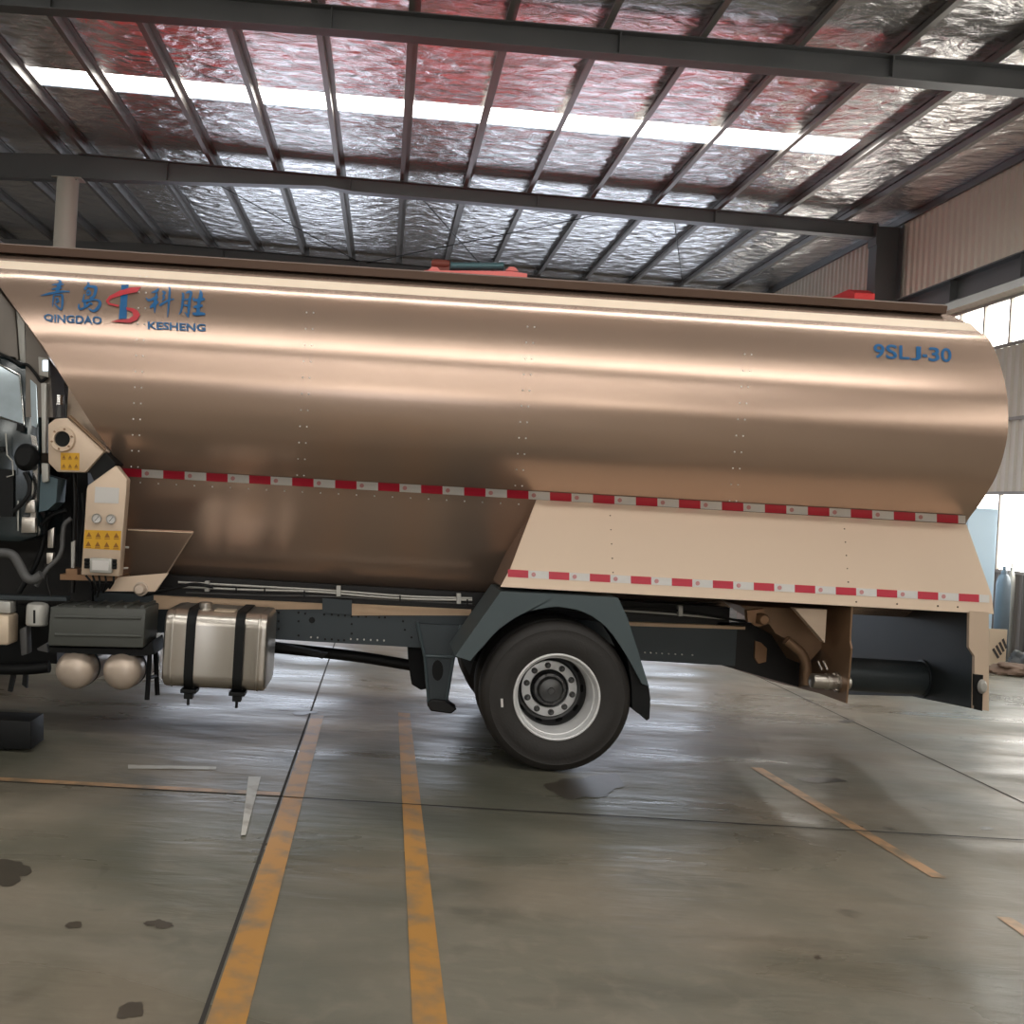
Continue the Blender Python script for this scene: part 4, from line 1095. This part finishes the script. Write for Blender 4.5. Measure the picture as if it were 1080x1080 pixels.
bm = new(); ppx(bm, [(43, 500), (61, 505), (59, 530), (50, 538), (41, 540)], 7.19, .2); mk('sleeper_panel', bm, TEALL, cab, 0)
bm = new(); ppx(bm, [(43, 488), (51, 489), (51, 508), (44, 509)], 7.15, .04, bev=.01); mk('lock_bracket', bm, GALV, cab, 30)

# ---- machinery between cab and tank
bm = new(); ppx(bm, [(-120, 545), (20, 545), (60, 520), (92, 480), (97, 640), (-120, 640)], 7.75, 1.0); mk('engine_block', bm, SOOT, TR, 0)
def hose(pts, r, Y, m=HOSE, name='hose'):
    bm = new(); tube(bm, smoothpath([W(x, y, Y) for x, y in pts]), r, 12); return mk(name, bm, m, TR)
hose([(-30, 562), (10, 564), (28, 565), (38, 560), (52, 545), (70, 538)], .016, 7.3, BLACK)
hose([(-20, 583), (4, 583), (14, 586), (21, 597), (28, 609), (36, 611), (44, 606)], .034, 7.25)
hose([(75, 547), (68, 553), (66, 565), (65, 580), (60, 590), (50, 600), (38, 618)], .017, 7.3)
hose([(78, 500), (79, 530), (78, 560), (77, 600), (76, 625)], .022, 7.45, SOOT)
hose([(68, 508), (58, 520), (50, 550), (40, 590), (20, 625)], .02, 7.4, BLACK)
hose([(86, 520), (88, 548), (84, 580), (86, 612)], .014, 7.4, BLACK)
hose([(48, 595), (50, 615), (54, 630)], .008, 7.3, SOOT)
bm = new(); ppx(bm, [(49, 583), (56, 583), (55, 594), (49, 595)], 7.3, .05, bev=.004); ppx(bm, [(50, 560), (57, 556), (56, 578), (50, 578)], 7.32, .03, bev=.004); mk('valve_block', bm, ALU, TR, 30)
bm = new(); ppx(bm, [(75, 572), (79, 570), (78, 599), (75, 599)], 7.3, .03); mk('stay_bar', bm, GALV, TR, 0)
bm = new(); ppx(bm, [(-80, 625.5), (70, 630), (70, 634), (-80, 630)], 7.25, .1); mk('frame_edge', bm, DARK, TR, 0)
bm = new(); c = W(38.5, 647, 7.18); lathe(bm, (c.x, 7.2, c.z - .085), (0, 0, 1), [(0, 0), (.068, 0), (.076, .01), (.076, .13), (.068, .15), (.04, .16), (0, .16)], 28); fi = mk('filter_canister', bm, GALV, TR)
bm = new(); ppx(bm, [(35, 643.5), (37, 643.5), (37, 657.5), (35, 657.5)], 7.118, .01); mk('level_window', bm, BLACK, fi, 0)
bm = new(); ppx(bm, [(-30, 648), (9.5, 649), (9, 681), (-30, 680)], 7.15, .2, bev=.02); fl_ = mk('fluid_bottle', bm, LIP, TR, 30)
bm = new(); ppx(bm, [(-12, 633), (11, 635), (11, 647), (-12, 646)], 7.2, .12, bev=.006); mk('bottle_bracket', bm, GALV, fl_, 30)
hose([(-40, 703), (0, 705), (30, 705), (52, 703)], .045, 7.4, BLACK, 'exhaust_pipe')
bm = new(); ppx(bm, [(11, 712), (16, 713), (12, 730), (8, 729)], 7.4, .03); ppx(bm, [(24, 712), (29, 712), (28, 726), (23, 722)], 7.4, .03); mk('pipe_hanger', bm, BLACK, TR, 0)
bm = new(); ppx(bm, [(20, 664), (28, 660), (29, 690), (22, 692)], 7.3, .1, bev=.01); ppx(bm, [(39, 684), (49, 678), (50, 688), (40, 686)], 7.3, .05); mk('pipe_bracket', bm, HOSE, TR, 30)
bm = new(); ppx(bm, [(-60, 634), (60, 640), (60, 700), (-60, 700)], 7.7, .6); mk('gearbox', bm, BLACK, TR, 0)

# ================================================================== LOOSE THINGS
bm = new(); a = FL(33, 793); ppx(bm, [(-40, 760.5), (32.5, 763.5), (32.5, 793), (-40, 793)], 6.75, .26, bev=.008)
lo = min(v.co.z for v in bm.verts); bmesh.ops.translate(bm, verts=bm.verts, vec=(0, 0, -lo))
o = mk('black_block', bm, BLACK, None, 30); tag(o, 'long black block lying on the floor in front of the cab corner', 'block')

# workshop corner beside the truck tail
def cabinet():
    bx = root('sheet_cabinet', (8.1, 14.6, 0), 'tall pale blue sheet metal cabinet standing behind the truck tail', 'cabinet')
    p = W(1053, 537, 14.2); x1, zt_ = p.x, p.z
    bm = new(); box(bm, (x1 - .85, 14.2, .06), (x1, 14.85, zt_), .006); mk('cabinet_body', bm, BLUEC, bx, 0)
    bm = new(); box(bm, (x1 - .82, 14.185, .12), (x1 - .43, 14.198, zt_ - .05), .003); mk('cabinet_door', bm, BLUEC, bx, 0)
    bm = new(); box(bm, (x1 - .42, 14.185, .12), (x1 - .03, 14.198, zt_ - .05), .003); mk('cabinet_door', bm, BLUEC, bx, 0)
    bm = new(); box(bm, (x1 - .8, 14.25, 0), (x1 - .05, 14.8, .058)); mk('plinth', bm, STRIPE, bx, 0)
cabinet()
def gas(px, ytop, Y, r, m, label):
    b = root('gas_cylinder', (0, 0, 0), label, 'gas cylinder', 'gas cylinders by the side wall'); p = W(px, ytop, Y); b.location = (p.x, Y, 0); WL[b.name] = Vector((p.x, Y, 0))
    h = p.z; bm = new(); lathe(bm, (p.x, Y, 0), (0, 0, 1), [(0, .0), (r * .9, .0), (r, .02), (r, h * .80), (r * .92, h * .85), (r * .7, h * .895), (r * .38, h * .92), (0, h * .92)], 28); mk('cylinder_body', bm, m, b, 40)
    bm = new(); lathe(bm, (p.x, Y, h * .915), (0, 0, 1), [(r * .4, 0), (r * .4, h * .035), (r * .25, h * .04), (r * .25, h * .08), (0, h * .085)], 16); mk('valve_cap', bm, m, b)
gas(1059.5, 597, 14.5, .095, CYL, 'blue grey gas cylinder standing next to the pale blue cabinet')
gas(1067.5, 594, 15.3, .055, GALV, 'slim pale gas cylinder just behind the blue grey one')
sg = root('warning_board', (8.4, 13.9, 0), 'small white board with dark diagonal stripes standing on the floor', 'warning board')
bm = new(); a, b = W(1044, 663, 13.95), W(1062.5, 664.5, 13.95); box(bm, (a.x, 13.95, .02), (b.x, 13.97, a.z)); mk('board', bm, LIP, sg, 0)
bm = new()
for k in range(4):
    x, y = 1046.2 + 3.4 * k, 685 - 3.4 * k; q = [(x, y), (x + 2.2, y - 1.6), (x + 8 - .6 * k, y + 8.2), (x + 5.8 - .6 * k, y + 9.8)]
    quad(bm, [W(x, y, 13.945) for x, y in q])
mk('stripes', bm, STRIPE, sg, 0)
bm = new(); box(bm, (a.x + .02, 13.9, 0), (b.x - .02, 14.05, .02)); mk('board_foot', bm, STRIPE, sg, 0)
def lump(name, px0, px1, py, Y, h, d, m, seed, label, cat):
    bm = new(); bmesh.ops.create_icosphere(bm, subdivisions=4, radius=1); rnd = random.Random(seed); p0, p1 = W(px0, py, Y), W(px1, py, Y)
    from mathutils import noise as N
    for v in bm.verts:
        n = N.noise(v.co * 1.7 + Vector((seed, 0, 0))) * .35 + N.noise(v.co * 4 + Vector((0, seed, 0))) * .12
        c = v.co * (1 + n); v.co = Vector((c.x * (p1.x - p0.x) / 2, c.y * d / 2, max(c.z, -.35) * h))
    lo = min(v.co.z for v in bm.verts)
    bmesh.ops.translate(bm, verts=bm.verts, vec=((p0.x + p1.x) / 2, Y, -lo)); o = mk(name, bm, m); tag(o, label, cat)
lump('cloth_sack', 1046, 1100, 711, 13.35, .11, .5, SACK, 2, 'crumpled brown sack lying on the floor in front of the striped board', 'sack')
lump('grey_bundle', 1068, 1092, 690, 14.1, .16, .45, HOSE, 5, 'rounded grey bundle on the floor below the wall windows', 'bundle')

# ================================================================== LIGHT / LOOK
w = bpy.data.worlds.new('world'); SC.world = w; w.use_nodes = True
w.node_tree.nodes['Background'].inputs[0].default_value = (.75, .85, 1, 1); w.node_tree.nodes['Background'].inputs[1].default_value = .6
SC.view_settings.view_transform = 'Standard'; SC.view_settings.look = 'None'; SC.view_settings.gamma = 1; SC.view_settings.use_curve_mapping = False
SC.view_settings.exposure = 0.35
SC.cycles.use_denoising = True; SC.cycles.max_bounces = 8; SC.cycles.diffuse_bounces = 4; SC.cycles.glossy_bounces = 5
SC.cycles.sample_clamp_indirect = 6; SC.cycles.caustics_reflective = False; SC.cycles.caustics_refractive = False
